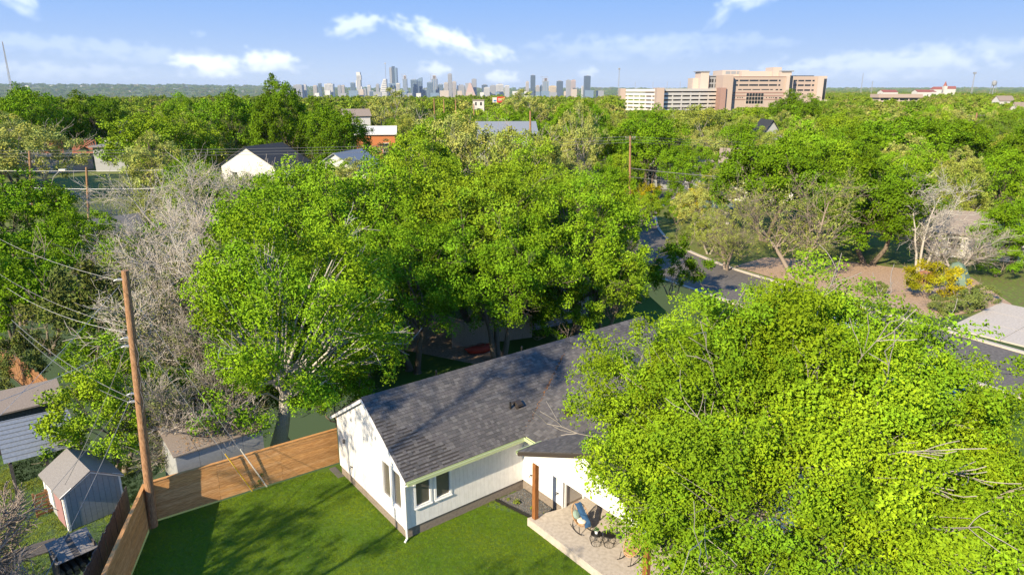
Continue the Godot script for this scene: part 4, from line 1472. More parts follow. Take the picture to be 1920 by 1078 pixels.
	s.bar(Vector3(-0.12, 1.53, 0.1), Vector3(1.0, 2.2, 0.1), 0.03, 0.09)
	s.bar(Vector3(2.12, 1.53, 0.1), Vector3(1.0, 2.2, 0.1), 0.03, 0.09)
	s.span(Vector3(-0.05, 0, -0.1), Vector3(-0.02, 1.6, 0.03))
	s.span(Vector3(-0.05, 0, -2.4), Vector3(-0.02, 1.6, -2.2))
	part("trim", s, M.white_trim, shed)
	s = Shape.new()
	s.span(Vector3(-0.05, 0.08, -1.15), Vector3(-0.01, 1.5, -0.25))
	part("door", s, M.pink_paint, shed)
	s = Shape.new()
	s.span(Vector3(-0.06, 0.5, -2.0), Vector3(-0.012, 1.3, -1.35))
	part("shutter", s, M.white_trim, shed)

	var lean := thing("lean_to", "low lean-to with a grey plank roof in front of the grey shed", "lean-to", Vector3(-15.3, 0, -20.3), deg_to_rad(49))
	for i in 7:
		s = Shape.new()
		var x := 0.0 + i * 0.19
		s.extrude([Vector3(x - 0.6, 0.84, 0.1), Vector3(x - 0.6 + 0.183, 0.84, 0.1), Vector3(x - 0.6 + 0.183, 1.18, -0.95), Vector3(x - 0.6, 1.18, -0.95)], Vector3(0, 0.025, 0))
		part("roof_plank", s, M.old_wood if i == 3 else M.grey_roof, lean)
	s = Shape.new()
	s.span(Vector3(-0.55, 0, -0.9), Vector3(-0.5, 1.1, 0.0))
	s.span(Vector3(0.63, 0, -0.9), Vector3(0.68, 1.1, 0.0))
	s.span(Vector3(-0.5, 0, -0.9), Vector3(0.63, 1.1, -0.86))
	part("side", s, M.old_wood, lean)
	s = Shape.new()
	for i in 9:
		s.tube([Vector3(-0.45 + (i % 5) * 0.22, 0.12 + 0.2 * int(i / 5), -0.8), Vector3(-0.45 + (i % 5) * 0.22, 0.12 + 0.2 * int(i / 5), -0.05)], [0.09, 0.09], 7, true)
	tag(part("firewood", s, M.bark), "stacked logs under the low lean-to roof", "firewood", "", "stuff").position = lean.position
	get_node("firewood").rotation.y = deg_to_rad(49)
	picket_row("old_fence", "weathered dark board fence behind the cedar fence", Vector3(-12.9, 0, -14.8), Vector3(-15.3, 0, -23.8), 1.45, 0.16, M.old_wood, 6)

	var shel := thing("metal_shelter", "open shelter with a ribbed metal roof on posts, left edge", "shelter", Vector3(-20.3, 0, -24.5), deg_to_rad(40))
	for i in 9:
		s = Shape.new()
		var z := -i * 0.5
		s.quad(Vector3(-0.2, 2.05 + 0.0, z), Vector3(2.6, 1.95, z), Vector3(2.6, 1.95, z - 0.46), Vector3(-0.2, 2.05, z - 0.46))
		s.extrude([Vector3(-0.2, 2.03, z - 0.43), Vector3(2.6, 1.93, z - 0.43), Vector3(2.6, 1.93, z - 0.5), Vector3(-0.2, 2.03, z - 0.5)], Vector3(0, 0.06, 0))
		part("roof_sheet", s, M.metal_roof, shel)
	for q in [[0.0, -0.1], [2.4, -0.1], [0.0, -4.2], [2.4, -4.2], [1.2, -0.1]]:
		s = Shape.new()
		s.span(Vector3(q[0] - 0.06, -0.05, q[1] - 0.06), Vector3(q[0] + 0.06, 1.95, q[1] + 0.06))
		part("post", s, M.old_wood, shel)
	s = Shape.new()
	s.span(Vector3(-0.02, 0, -4.1), Vector3(0.02, 1.7, -2.0))
	part("side_wall", s, M.tan_wood, shel)
	var sr := thing("lean_roof", "weathered brown shed roof behind the ribbed metal roof", "shed", Vector3(-24.2, 0, -29.8), deg_to_rad(40))
	part("roof", slab([Vector3(-1.5, 2.1, 1.2), Vector3(2.2, 2.1, 1.2), Vector3(2.2, 2.5, -0.8), Vector3(-1.5, 2.5, -0.8)], 0.08), M.brown_roof, sr)
	s = Shape.new()
	s.span(Vector3(-1.3, 0, -0.6), Vector3(2.0, 2.05, 1.0))
	part("wall", s, M.old_wood, sr)
	var pal := thing("wooden_pallet", "wooden pallet leaning at the dark end of the grey shed", "pallet", Vector3(-18.75, 0, -24.0), deg_to_rad(49))
	for i in 6:
		s = Shape.new()
		s.span(Vector3(-0.45, 0.1 + i * 0.17, 0.0), Vector3(0.45, 0.2 + i * 0.17, 0.03))
		part("slat", s, M.brown_wood, pal)
	for x in [-0.43, 0.0, 0.37]:
		s = Shape.new()
		s.span(Vector3(x, 0.0, -0.08), Vector3(x + 0.06, 1.1, -0.002))
		part("bearer", s, M.brown_wood, pal)
	var bd := thing("plank_ramp", "grey plank ramp lying on the grass by the grey shed", "ramp", Vector3(-17.9, 0, -21.6), deg_to_rad(35))
	for i in 5:
		s = Shape.new()
		s.span(Vector3(-0.8, 0.03, -0.4 + i * 0.17), Vector3(0.8, 0.07, -0.4 + i * 0.17 + 0.155))
		part("plank", s, M.old_wood, bd)
	picket_row("brown_fence", "brown board fence at the left edge above the metal roof", Vector3(-24.6, 0, -33.3), Vector3(-33.5, 0, -40.6), 1.8, 0.16, M.brown_wood, 7)
	# grey building behind the cedar fence
	var gb := thing("grey_outbuilding", "long grey-white outbuilding with a littered flat roof behind the cedar fence", "outbuilding", Vector3(-13.75, 0, -24.8), deg_to_rad(41))
	boards("wall_panel", [M.grey_siding], gb, Vector3(0, 0, 0), Vector3.RIGHT, Vector3.BACK, 3.6, 0.9, 0.012, 0.04, 0.0, func(_x: float) -> float: return 2.15, [])
	s = Shape.new()
	s.span(Vector3(0.0, 0, -2.2), Vector3(3.6, 2.14, -0.005))
	part("wall", s, M.grey_siding, gb)
	for i in 4:
		part("roof_sheet", slab([Vector3(-0.1 + i * 0.95, 2.2, 0.14), Vector3(-0.1 + i * 0.95 + 0.93, 2.2, 0.14), Vector3(-0.1 + i * 0.95 + 0.93, 2.75, -2.4), Vector3(-0.1 + i * 0.95, 2.75, -2.4)], 0.05), M.brown_roof, gb)

	var rr := RandomNumberGenerator.new()
	rr.seed = 91
	s = Shape.new()
	for i in 900:
		var x := rr.randf_range(-0.05, 3.6)
		var z := rr.randf_range(-2.3, 0.1)
		if rr.randf() > 0.35 + 0.5 * sin(x * 2.1 + z * 1.7):
			continue
		var p := Vector3(x, 2.225 - (z - 0.14) * 0.2165 + 0.012, z)
		s.tint = vary(Color(0.26, 0.15, 0.07), rr, 0.45)
		s.tri(p, p + Vector3(rr.randf_range(0.02, 0.07), 0.01, rr.randf_range(-0.05, 0.05)), p + Vector3(rr.randf_range(-0.04, 0.04), 0.015, -rr.randf_range(0.02, 0.07)))
	part("dry_leaves", s, M.leaf, gb).set_meta("kind", "stuff")
	for i in 9:
		var st := Vector3(rr.randf_range(0.2, 2.6), 2.6, rr.randf_range(-2.2, -0.8))
		s = Shape.new()
		spray(s, rr, st, Vector3(rr.randf_range(-0.6, 0.6), 0.25, rr.randf_range(0.2, 0.9)).normalized(), rr.randf_range(0.9, 1.6), 0.022, 2)
		var br := part("fallen_branch", s, M.grey_bark)
		br.transform = gb.transform
		tag(br, "dead grey branch on the grey outbuilding's roof, %s one" % ordinal(i), "branch", "dead branches on the outbuilding roof")

	# houses behind
	var bh := gable_house("stone_house", "pale stone-walled house in deep shade behind the middle trees", Vector3(1.2, 0, -48.6), deg_to_rad(30), 5.0, 7.5, 2.7, 1.0, M.grey_siding, M.grey_roof, M.white_trim, 3)
	picket_row("board_fence", "tan board fence between the trunks behind the house", Vector3(-4.0, 0, -42.5), Vector3(1.5, 0, -44.5), 1.7, 0.14, M.tan_wood, 8)
	var kay := thing("red_kayak", "red plastic play boat lying by the tan fence behind the roof", "boat", Vector3(-2.0, 0.0, -41.6), 0.5)
	s = Shape.new()
	s.tube([Vector3(-1.2, 0.5, 0), Vector3(-0.8, 0.32, 0), Vector3(0, 0.26, 0), Vector3(0.8, 0.32, 0), Vector3(1.2, 0.5, 0)], [0.03, 0.24, 0.32, 0.24, 0.03], 10)
	part("hull", s, M.red_paint, kay)
	s = Shape.new()
	s.lathe(Vector3(0, 0.5, 0), [Vector2(0.28, 0.04), Vector2(0.31, 0.08), Vector2(0.26, 0.09), Vector2(0.22, 0.04)], 14)
	part("cockpit_rim", s, M.terracotta, kay)
	gable_house("white_gabled_house", "white house with dark shed roofs among the bare trees, left of centre", Vector3(-40.0, 0, -112), deg_to_rad(72), 10.0, 9.0, 5.2, 2.8, M.plain_white, M.dark_roof, M.white_trim, 2)
	gable_house("grey_roofed_house", "house with a pale grey roof left of centre behind the big trees", Vector3(-26.5, 0, -112), deg_to_rad(75), 12.0, 9.0, 3.4, 3.6, M.plain_white, M.metal_roof, M.white_trim, 2)
	gable_house("orange_house", "orange-walled house with a pale metal roof", Vector3(-27.2, 0, -140), deg_to_rad(8), 6.0, 7.5, 8.2, 1.3, M.orange_wall, M.plain_white, M.white_trim, 2)
	gable_house("far_white_house", "small white house with a brown hip-like roof below the skyline", Vector3(-40.5, 0, -182), deg_to_rad(20), 6.0, 6.5, 10.2, 1.5, M.plain_white, M.brown_roof, M.dark_glass, 2)
	gable_house("hip_roofed_shed", "small building with a pale grey pointed roof among bare trees at left", Vector3(-36.5, 0, -61), deg_to_rad(55), 4.6, 4.6, 2.7, 2.7, M.grey_siding, M.grey_roof, M.white_trim, 1)
	gable_house("white_cottage", "white gabled cottage with brown roof behind the right-hand trees", Vector3(38.5, 0, -108), deg_to_rad(-20), 8.0, 11.0, 3.6, 4.0, M.plain_white, M.brown_roof, M.white_trim, 3)
	gable_house("blue_grey_house", "blue-grey house in shade across the street bend", Vector3(30.0, 0, -122), deg_to_rad(10), 7.0, 10.0, 3.4, 1.8, M.grey_siding, M.brown_roof, M.white_trim, 3)
	gable_house("brown_roofed_house", "low house with a brown roof behind the white bare tree", Vector3(50.5, 0, -70), deg_to_rad(-25), 8.0, 12.0, 2.6, 1.6, M.plain_white, M.brown_roof, M.white_trim, 3)
	gable_house("dark_gabled_house", "dark gabled roof tip among the trees under the hospital", Vector3(48.0, 0, -132), deg_to_rad(90), 5.0, 6.0, 7.5, 3.6, M.grey_siding, M.dark_roof, M.white_trim, 1)
	gable_house("metal_roofed_hall", "broad hall with a silvery roof inside the yellow-green trees", Vector3(-1.0, 0, -112), deg_to_rad(5), 9.0, 9.0, 9.6, 2.0, M.plain_white, M.metal_roof, M.dark_glass, 2)
	# flat-roofed buildings at the left with red screens
	var fl := thing("flat_roofed_building", "low building with stepped grey flat roofs, left edge", "building", Vector3(-88, 0, -142), deg_to_rad(4))
	for q in [[-12, -3, 0, 9, 3.2, 7], [1, 15, 2, 12, 5.0, 9], [6, 18, 12, 20, 5.8, 6]]:
		s = Shape.new()
		s.span(Vector3(q[0], 0, -q[3]), Vector3(q[1], q[4], -q[2]))
		part("wall", s, M.grey_siding, fl)
		s = Shape.new()
		s.span(Vector3(q[0] - 0.6, q[4], -q[3] - 0.6), Vector3(q[1] + 0.6, q[4] + 0.3, -q[2] + 0.6))
		part("roof", s, M.grey_roof, fl)
	for i in 2:
		var rs := thing("red_lattice", "red-brown lattice screen on the flat roof, %s of two" % ["left", "right"][i], "screen", Vector3(-98.5 + i * 7.2, 3.45, -148), deg_to_rad(4), "red lattice screens")
		for k in 7:
			s = Shape.new()
			s.bar(Vector3(-2.4, 0.2 + k * 0.0, 0), Vector3(-2.4 + k * 0.8, 2.8, 0), 0.12, 0.16)
			part("slat", s, M.terracotta, rs)
			s = Shape.new()
			s.bar(Vector3(2.4, 0.2, -0.14), Vector3(2.4 - k * 0.8, 2.8, -0.14), 0.12, 0.16)
			part("slat", s, M.terracotta, rs)
		s = Shape.new()
		s.span(Vector3(-2.6, 0, -0.3), Vector3(2.6, 0.3, 0.1))
		part("base", s, M.terracotta, rs)
	gable_house("far_left_house", "white house with dark roof behind the round tree, far left", Vector3(-104, 0, -185), deg_to_rad(15), 9.0, 12.0, 5.5, 3.0, M.plain_white, M.dark_roof, M.white_trim, 3)
	# small shed across the street with a green metal roof
	var gs := thing("green_roofed_shed", "small ribbed shed with a flat green-edged roof across the street", "shed", Vector3(25.6, 0, -84.5), deg_to_rad(-20))
	for i in 9:
		s = Shape.new()
		s.span(Vector3(-1.6 + i * 0.36, 0.5, 1.2), Vector3(-1.6 + i * 0.36 + 0.33, 2.5 - i * 0.02, 1.26))
		part("wall_panel", s, M.plain_white, gs)
	s = Shape.new()
	s.span(Vector3(-1.6, 0, -2.0), Vector3(1.6, 0.5, 1.3))
	s.span(Vector3(-1.58, 0.5, -1.9), Vector3(1.58, 2.3, 1.19))
	part("wall", s, M.plain_white, gs)
	part("roof", slab([Vector3(-2.1, 2.65, 1.9), Vector3(2.1, 2.65, 1.9), Vector3(2.1, 2.85, -2.3), Vector3(-2.1, 2.85, -2.3)], 0.12), M.green_pot, gs)
	# cars under and beyond the right-hand tree
	car("white car parked at the near kerb behind the right-hand tree", Vector3(22.7, 0.02, -46.3), deg_to_rad(123), M.white_trim)
	car("blue car parked in the drive behind the right edge of the tree", Vector3(23.3, 0.03, -34.6), deg_to_rad(40), M.blue_paint)
	# things on the bank across the street
	var pot := thing("red_pot", "round red garden pot under the dead branches across the street", "pot", Vector3(36.6, 0, -58.2))
	s = Shape.new()
	s.lathe(Vector3.ZERO, [Vector2(0, 0), Vector2(0.5, 0), Vector2(0.75, 0.4), Vector2(0.7, 0.85), Vector2(0.5, 1.05), Vector2(0.4, 1.0), Vector2(0, 0.9)], 16)
	part("bowl", s, M.terracotta, pot)
	var tp := thing("green_tarp", "grey-green tarpaulin over a heap beside the red pot", "tarpaulin", Vector3(39.4, 0, -58.4), 0.4)
	s = Shape.new()
	s.lathe(Vector3.ZERO, [Vector2(1.25, -0.05), Vector2(1.15, 0.5), Vector2(0.8, 1.2), Vector2(0.45, 1.75), Vector2(0.0, 1.95)], 7)
	part("cover", s, M.green_pot, tp)
	for q in [[19.4, -93.0, "yellow marker post at the street bend"], [18.2, -84.5, "second yellow marker post nearer the street"]]:
		var mp := thing("marker_post", q[2], "post", Vector3(q[0] - 3.6, 0, q[1] - 2))
		s = Shape.new()
		s.tube([Vector3(0.2, -0.1, 0), Vector3(0, 2.0, 0)], [0.06, 0.06], 6, true)
		part("tube", s, M.yellow, mp)


# ---------------------------------------------------------------- the city far behind
func strips(parent: Node, w: float, y0: float, y1: float, z: float, n: int, m: Material) -> void:
	for i in n:
		var s := Shape.new()
		var x := -w * 0.5 + w * (i + 0.5) / n
		s.span(Vector3(x - w / n * 0.28, y0, z - 1.0), Vector3(x + w / n * 0.28, y1, z + 1.2))
		part("window_strip", s, m, parent)


func hospital_block(t: Node, lo: Vector3, hi: Vector3, m: Material, called := "wall") -> void:
	var s := Shape.new()
	s.span(lo, hi)
	part(called, s, m, t)


func build_city() -> void:
	mat("tower_glass", Color(0.15, 0.21, 0.28), 0.25)
	mat("tower_dark", Color(0.07, 0.10, 0.14), 0.25)
	mat("tower_grey", Color(0.24, 0.25, 0.27), 0.6)
	mat("tower_white", Color(0.50, 0.49, 0.47), 0.7)
	mat("tower_beige", Color(0.40, 0.34, 0.28), 0.7)
	mat("tower_pink", Color(0.42, 0.30, 0.26), 0.7)
	mat("tower_yellow", Color(0.62, 0.46, 0.22), 0.7)
	mat("tower_window", Color(0.08, 0.11, 0.14), 0.2)
	var r := RandomNumberGenerator.new()
	r.seed = 31
	# place across, distance, width, top above our street, kind
	var rows := [[-2143,-7100,85,62,"g"], [-2116,-7237,38,63,"w"], [-2046,-7374,39,58,"b"], [-1953,-7211,32,78,"l"], [-1768,-6848,82,70,"w"], [-1773,-7285,33,58,"g"], [-1768,-7422,33,59,"b"], [-1629,-7259,43,84,"l"], [-1485,-6896,51,179,"J"], [-1526,-7333,39,21,"g"], [-1505,-7470,34,59,"w"], [-1406,-7107,48,1,"l"], [-1372,-7244,33,68,"g"], [-1283,-7081,79,118,"S"], [-1202,-7218,75,243,"T"], [-1100,-6855,36,75,"w"], [-1053,-6992,42,151,"C"], [-985,-7129,64,113,"l"], [-944,-7266,54,136,"s"], [-881,-7203,54,16,"l"], [-816,-7040,53,87,"l"], [-784,-7177,59,155,"C"], [-719,-7114,53,67,"l"], [-645,-6951,42,81,"b"], [-619,-7088,40,165,"g"], [-589,-7225,43,94,"b"], [-515,-7162,75,57,"g"], [-411,-6999,100,81,"P"], [-381,-7136,48,118,"g"], [-292,-7573,62,65,"d"], [-256,-7210,59,37,"w"], [-198,-7347,66,58,"g"], [-128,-7484,78,70,"w"], [-50,-7121,48,57,"w"], [150,-6958,31,91,"b"], [209,-7095,48,153,"d"], [273,-7532,39,59,"b"], [298,-7169,27,57,"l"], [332,-7006,58,127,"C"], [426,-7443,72,53,"y"], [490,-7280,65,100,"d"], [550,-6917,47,105,"g"], [609,-7054,47,107,"p"], [757,-7491,45,54,"w"], [723,-6828,61,143,"d"]]
	var base := -88.0
	var kinds := {"g": "grey", "w": "white", "b": "beige", "l": "blue glass", "d": "dark glass", "y": "yellow-banded", "p": "pinkish", "J": "grey", "S": "white", "T": "dark", "C": "unfinished", "s": "blue glass", "P": "pinkish"}
	var looks := {"g": M.tower_grey, "w": M.tower_white, "b": M.tower_beige, "l": M.tower_glass, "d": M.tower_dark, "y": M.tower_yellow, "p": M.tower_pink, "J": M.tower_white, "S": M.tower_white, "T": M.tower_grey, "C": M.tower_grey, "s": M.tower_glass, "P": M.tower_pink}
	var where := {}
	for i in rows.size():
		var q: Array = rows[i]
		var k: String = q[4]
		var cluster := "right-hand cluster" if q[0] > 50 else "main cluster" if q[0] > -1700 else "low left-hand part"
		var label := "%s tower of the far skyline, %s" % [kinds[k], cluster]
		var key := label
		where[key] = where.get(key, 0) + 1
		if where[key] > 1:
			label = "%s %s tower from the left in the far skyline's %s" % [["first", "second", "third", "fourth", "fifth", "sixth", "seventh", "eighth", "ninth"][where[key] - 1], kinds[k], cluster]
		label = {"J": "slender tower of offset stacked blocks, left in the far skyline", "S": "white sail-shaped tower with a curved edge in the far skyline", "T": "tallest tower of the far skyline, split into upright shafts", "s": "blue glass tower with a slanted curved top in the far skyline", "P": "pinkish tower with one long sloping side in the far skyline", "y": "low building with yellow scaffold bands in the right-hand cluster"}.get(k, label)
		var t := thing("skyline_tower", label, "tower", Vector3(q[0], base, q[1]), 0.0, "towers of the far skyline")
		var w: float = q[2]
		var h: float = q[3] - base
		var d: float = w * 0.8
		var m: Material = looks[k]
		var s := Shape.new()
		match k:
			"J":
				for j in 4:
					s = Shape.new()
					var dx: float = [0.06, -0.08, 0.05, -0.03][j] * w
					var ww: float = w * [1.0, 0.92, 0.86, 0.72][j]
					s.span(Vector3(dx - ww * 0.5, h * [0.0, 0.5, 0.72, 0.9][j], -d), Vector3(dx + ww * 0.5, h * [0.5, 0.72, 0.9, 1.0][j], 0))
					part("block", s, m, t)
				strips(t, w * 0.8, h * 0.15, h * 0.88, 0.5, 3, M.tower_grey)
			"S":
				for j in 8:
					var f := j / 8.0
					var g := (j + 1) / 8.0
					var x0 := -w * 0.5 + w * 0.55 * pow(f, 2.2)
					var x1 := -w * 0.5 + w * 0.55 * pow(g, 2.2)
					s.quad(Vector3(x0, h * f, 0), Vector3(w * (0.5 - 0.1 * f), h * f, 0), Vector3(w * (0.5 - 0.1 * g), h * g, 0), Vector3(x1, h * g, 0))
					s.quad(Vector3(x0, h * f, -d), Vector3(x0, h * f, 0), Vector3(x1, h * g, 0), Vector3(x1, h * g, -d))
					s.quad(Vector3(w * (0.5 - 0.1 * f), h * f, 0), Vector3(w * (0.5 - 0.1 * f), h * f, -d), Vector3(w * (0.5 - 0.1 * g), h * g, -d), Vector3(w * (0.5 - 0.1 * g), h * g, 0))
				part("shell", s, m, t)
				for j in 9:
					s = Shape.new()
					var f := 0.08 + j * 0.1
					s.span(Vector3(-w * 0.5 + w * 0.55 * pow(f, 2.2) + w * 0.12, h * f, -1), Vector3(w * 0.4, h * f + h * 0.045, 1.5))
					part("window_band", s, M.tower_grey, t)
			"T":
				for j in 3:
					s = Shape.new()
					s.span(Vector3(-w * 0.5 + w * j / 3.0 + 1.5, 0, -d), Vector3(-w * 0.5 + w * (j + 1) / 3.0 - 1.5, h * [0.965, 1.0, 0.96][j], 2.0 if j != 1 else 5.0))
					part("shaft", s, [M.tower_grey, M.tower_dark, M.tower_glass][j], t)
				s = Shape.new()
				s.span(Vector3(-w * 0.5, 0, -d - 5), Vector3(w * 0.5, h * 0.94, -1))
				part("core", s, M.tower_window, t)
				s = Shape.new()
				s.span(Vector3(-w * 0.68, 0, -d), Vector3(w * 0.62, h * 0.5, 8))
				part("podium", s, M.tower_glass, t)
			"s":
				s.extrude([Vector3(-w * 0.5, 0, -d), Vector3(w * 0.5, 0, -d), Vector3(w * 0.5, h, -d), Vector3(w * 0.1, h * 0.985, -d), Vector3(-w * 0.35, h * 0.92, -d), Vector3(-w * 0.5, h * 0.85, -d)], Vector3(0, 0, d))
				part("wall", s, m, t)
				strips(t, w * 0.9, h * 0.05, h * 0.84, 0.5, 3, M.tower_dark)
			"P":
				s.extrude([Vector3(-w * 0.5, 0, -d), Vector3(w * 0.5, 0, -d), Vector3(w * 0.5, h * 0.3, -d), Vector3(w * 0.05, h, -d), Vector3(-w * 0.12, h, -d), Vector3(-w * 0.5, h * 0.3, -d)], Vector3(0, 0, d))
				part("wall", s, m, t)
				s = Shape.new()
				s.span(Vector3(-w * 0.48, 0, -d - 2), Vector3(-w * 0.1, h * 0.985, -2))
				part("rear_block", s, M.tower_grey, t)
			"C":
				s.span(Vector3(-w * 0.5, 0, -d), Vector3(w * 0.5, h * 0.86, 0))
				part("wall", s, m, t)
				s = Shape.new()
				for j in 4:
					s.span(Vector3(-w * 0.42, h * (0.87 + j * 0.035), -d * 0.9), Vector3(w * 0.42, h * (0.88 + j * 0.035), -2))
				s.span(Vector3(-w * 0.2, h * 0.86, -d * 0.7), Vector3(w * 0.2, h, -d * 0.3))
				part("open_floors", s, M.tower_beige, t)
				s = Shape.new()
				s.bar(Vector3(-w * 0.6, h * 0.8, 0), Vector3(-w * 0.6, h * 1.06, 0), 3, 3)
				s.bar(Vector3(-w * 1.0, h * 1.04, 0), Vector3(w * 0.4, h * 1.06, 0), 2.5, 2.5)
				part("crane", s, M.tower_grey, t)
				strips(t, w * 0.9, h * 0.05, h * 0.84, 0.5, 3, M.tower_glass)
				s = Shape.new()
				s.span(Vector3(-w * 0.75, 0, -d), Vector3(w * 0.7, h * 0.42, 6))
				part("podium", s, M.tower_glass, t)
			_:
				s.span(Vector3(-w * 0.5, 0, -d), Vector3(w * 0.5, h, 0))
				part("wall", s, m, t)
				s = Shape.new()
				s.span(Vector3(-w * 0.25, h, -d * 0.7), Vector3(w * 0.3, h + r.randf_range(4, 9), -d * 0.3))
				part("roof_house", s, M.tower_grey, t)
				strips(t, w * 0.94, h * 0.03, h * 0.96, 0.4, 2 + int(w / 18), M.tower_window if k in ["l", "d"] else M.tower_grey)
	# low blocks between the towers
	for i in 26:
		var x := -2300 + 128.0 * i + r.randf_range(-50, 50)
		var w := r.randf_range(35, 90)
		var t := thing("low_city_block", "low block at the foot of the far skyline, %s from the left" % ordinal(i), "building", Vector3(x, base, -6650 - r.randf() * 300), 0.0, "low blocks of the far city")
		hospital_block(t, Vector3(-w * 0.5, 0, -30), Vector3(w * 0.5, r.randf_range(70, 112), 0), [M.tower_white, M.tower_grey, M.tower_beige, M.tower_glass][r.randi() % 4])
	# pale buildings on the far hills at the left
	for i in 40:
		var z := -r.randf_range(9500, 14500)
		var x := (-0.74 + 0.011 * i + r.randf_range(-0.005, 0.005)) * -z
		var w := r.randf_range(30, 120)
		var t := thing("hill_building", "tiny pale building on the far left hills, %s from the left" % ordinal(i), "building", Vector3(x, ground_height(x, z) - 3, z), 0.0, "buildings on the far hills")
		hospital_block(t, Vector3(-w * 0.5, 0, -20), Vector3(w * 0.5, r.randf_range(14, 34), 0), [M.tower_white, M.tower_beige, M.tower_grey][r.randi() % 3])
	build_hospital()
	build_far_things()


func window_row(t: Node, x0: float, x1: float, y0: float, y1: float, z: float, cuts: Array) -> void:
	var s: Shape
	for c in cuts:
		s = Shape.new()
		s.span(Vector3(lerpf(x0, x1, c[0]), y0, z - 0.5), Vector3(lerpf(x0, x1, c[1]), y1, z + 0.12))
		part("window", s, M.dark_glass, t)


func garage(t: Node, a: Vector3, b: Vector3, top: float, wall: Material) -> void:
	var along := (b - a).normalized()
	var length := a.distance_to(b)
	var out := Vector3(-along.z, 0, along.x)
	if out.z < 0:
		out = -out
	var turn := Basis(along, Vector3.UP, out)
	var s := Shape.new()
	var level := top / 5.6
	s.box(a + along * length * 0.5 - out * 24 + Vector3(0, top * 0.5 - 0.5, 0), Vector3(length, top - 1, 0.4), turn)
	part("rear_wall", s, wall, t)
	for i in 6:
		s = Shape.new()
		s.box(a + along * length * 0.5 - out * 12 + Vector3(0, top - i * level - level * 0.5, 0), Vector3(length - 0.1, 0.35, 23.4), turn)
		part("deck", s, wall, t)
		s = Shape.new()
		var y := top - i * level
		s.box(a + along * length * 0.5 + Vector3(0, y - level * 0.32, 0), Vector3(length, level * 0.64, 0.5), turn)
		part("spandrel", s, wall, t)
	var n := int(length / 8.0)
	for i in n + 1:
		s = Shape.new()
		s.box(a + along * length * i / n + Vector3(0, top * 0.5 - 1.5, 0), Vector3(0.9, top - 3, 0.44), turn)
		part("column", s, wall, t)


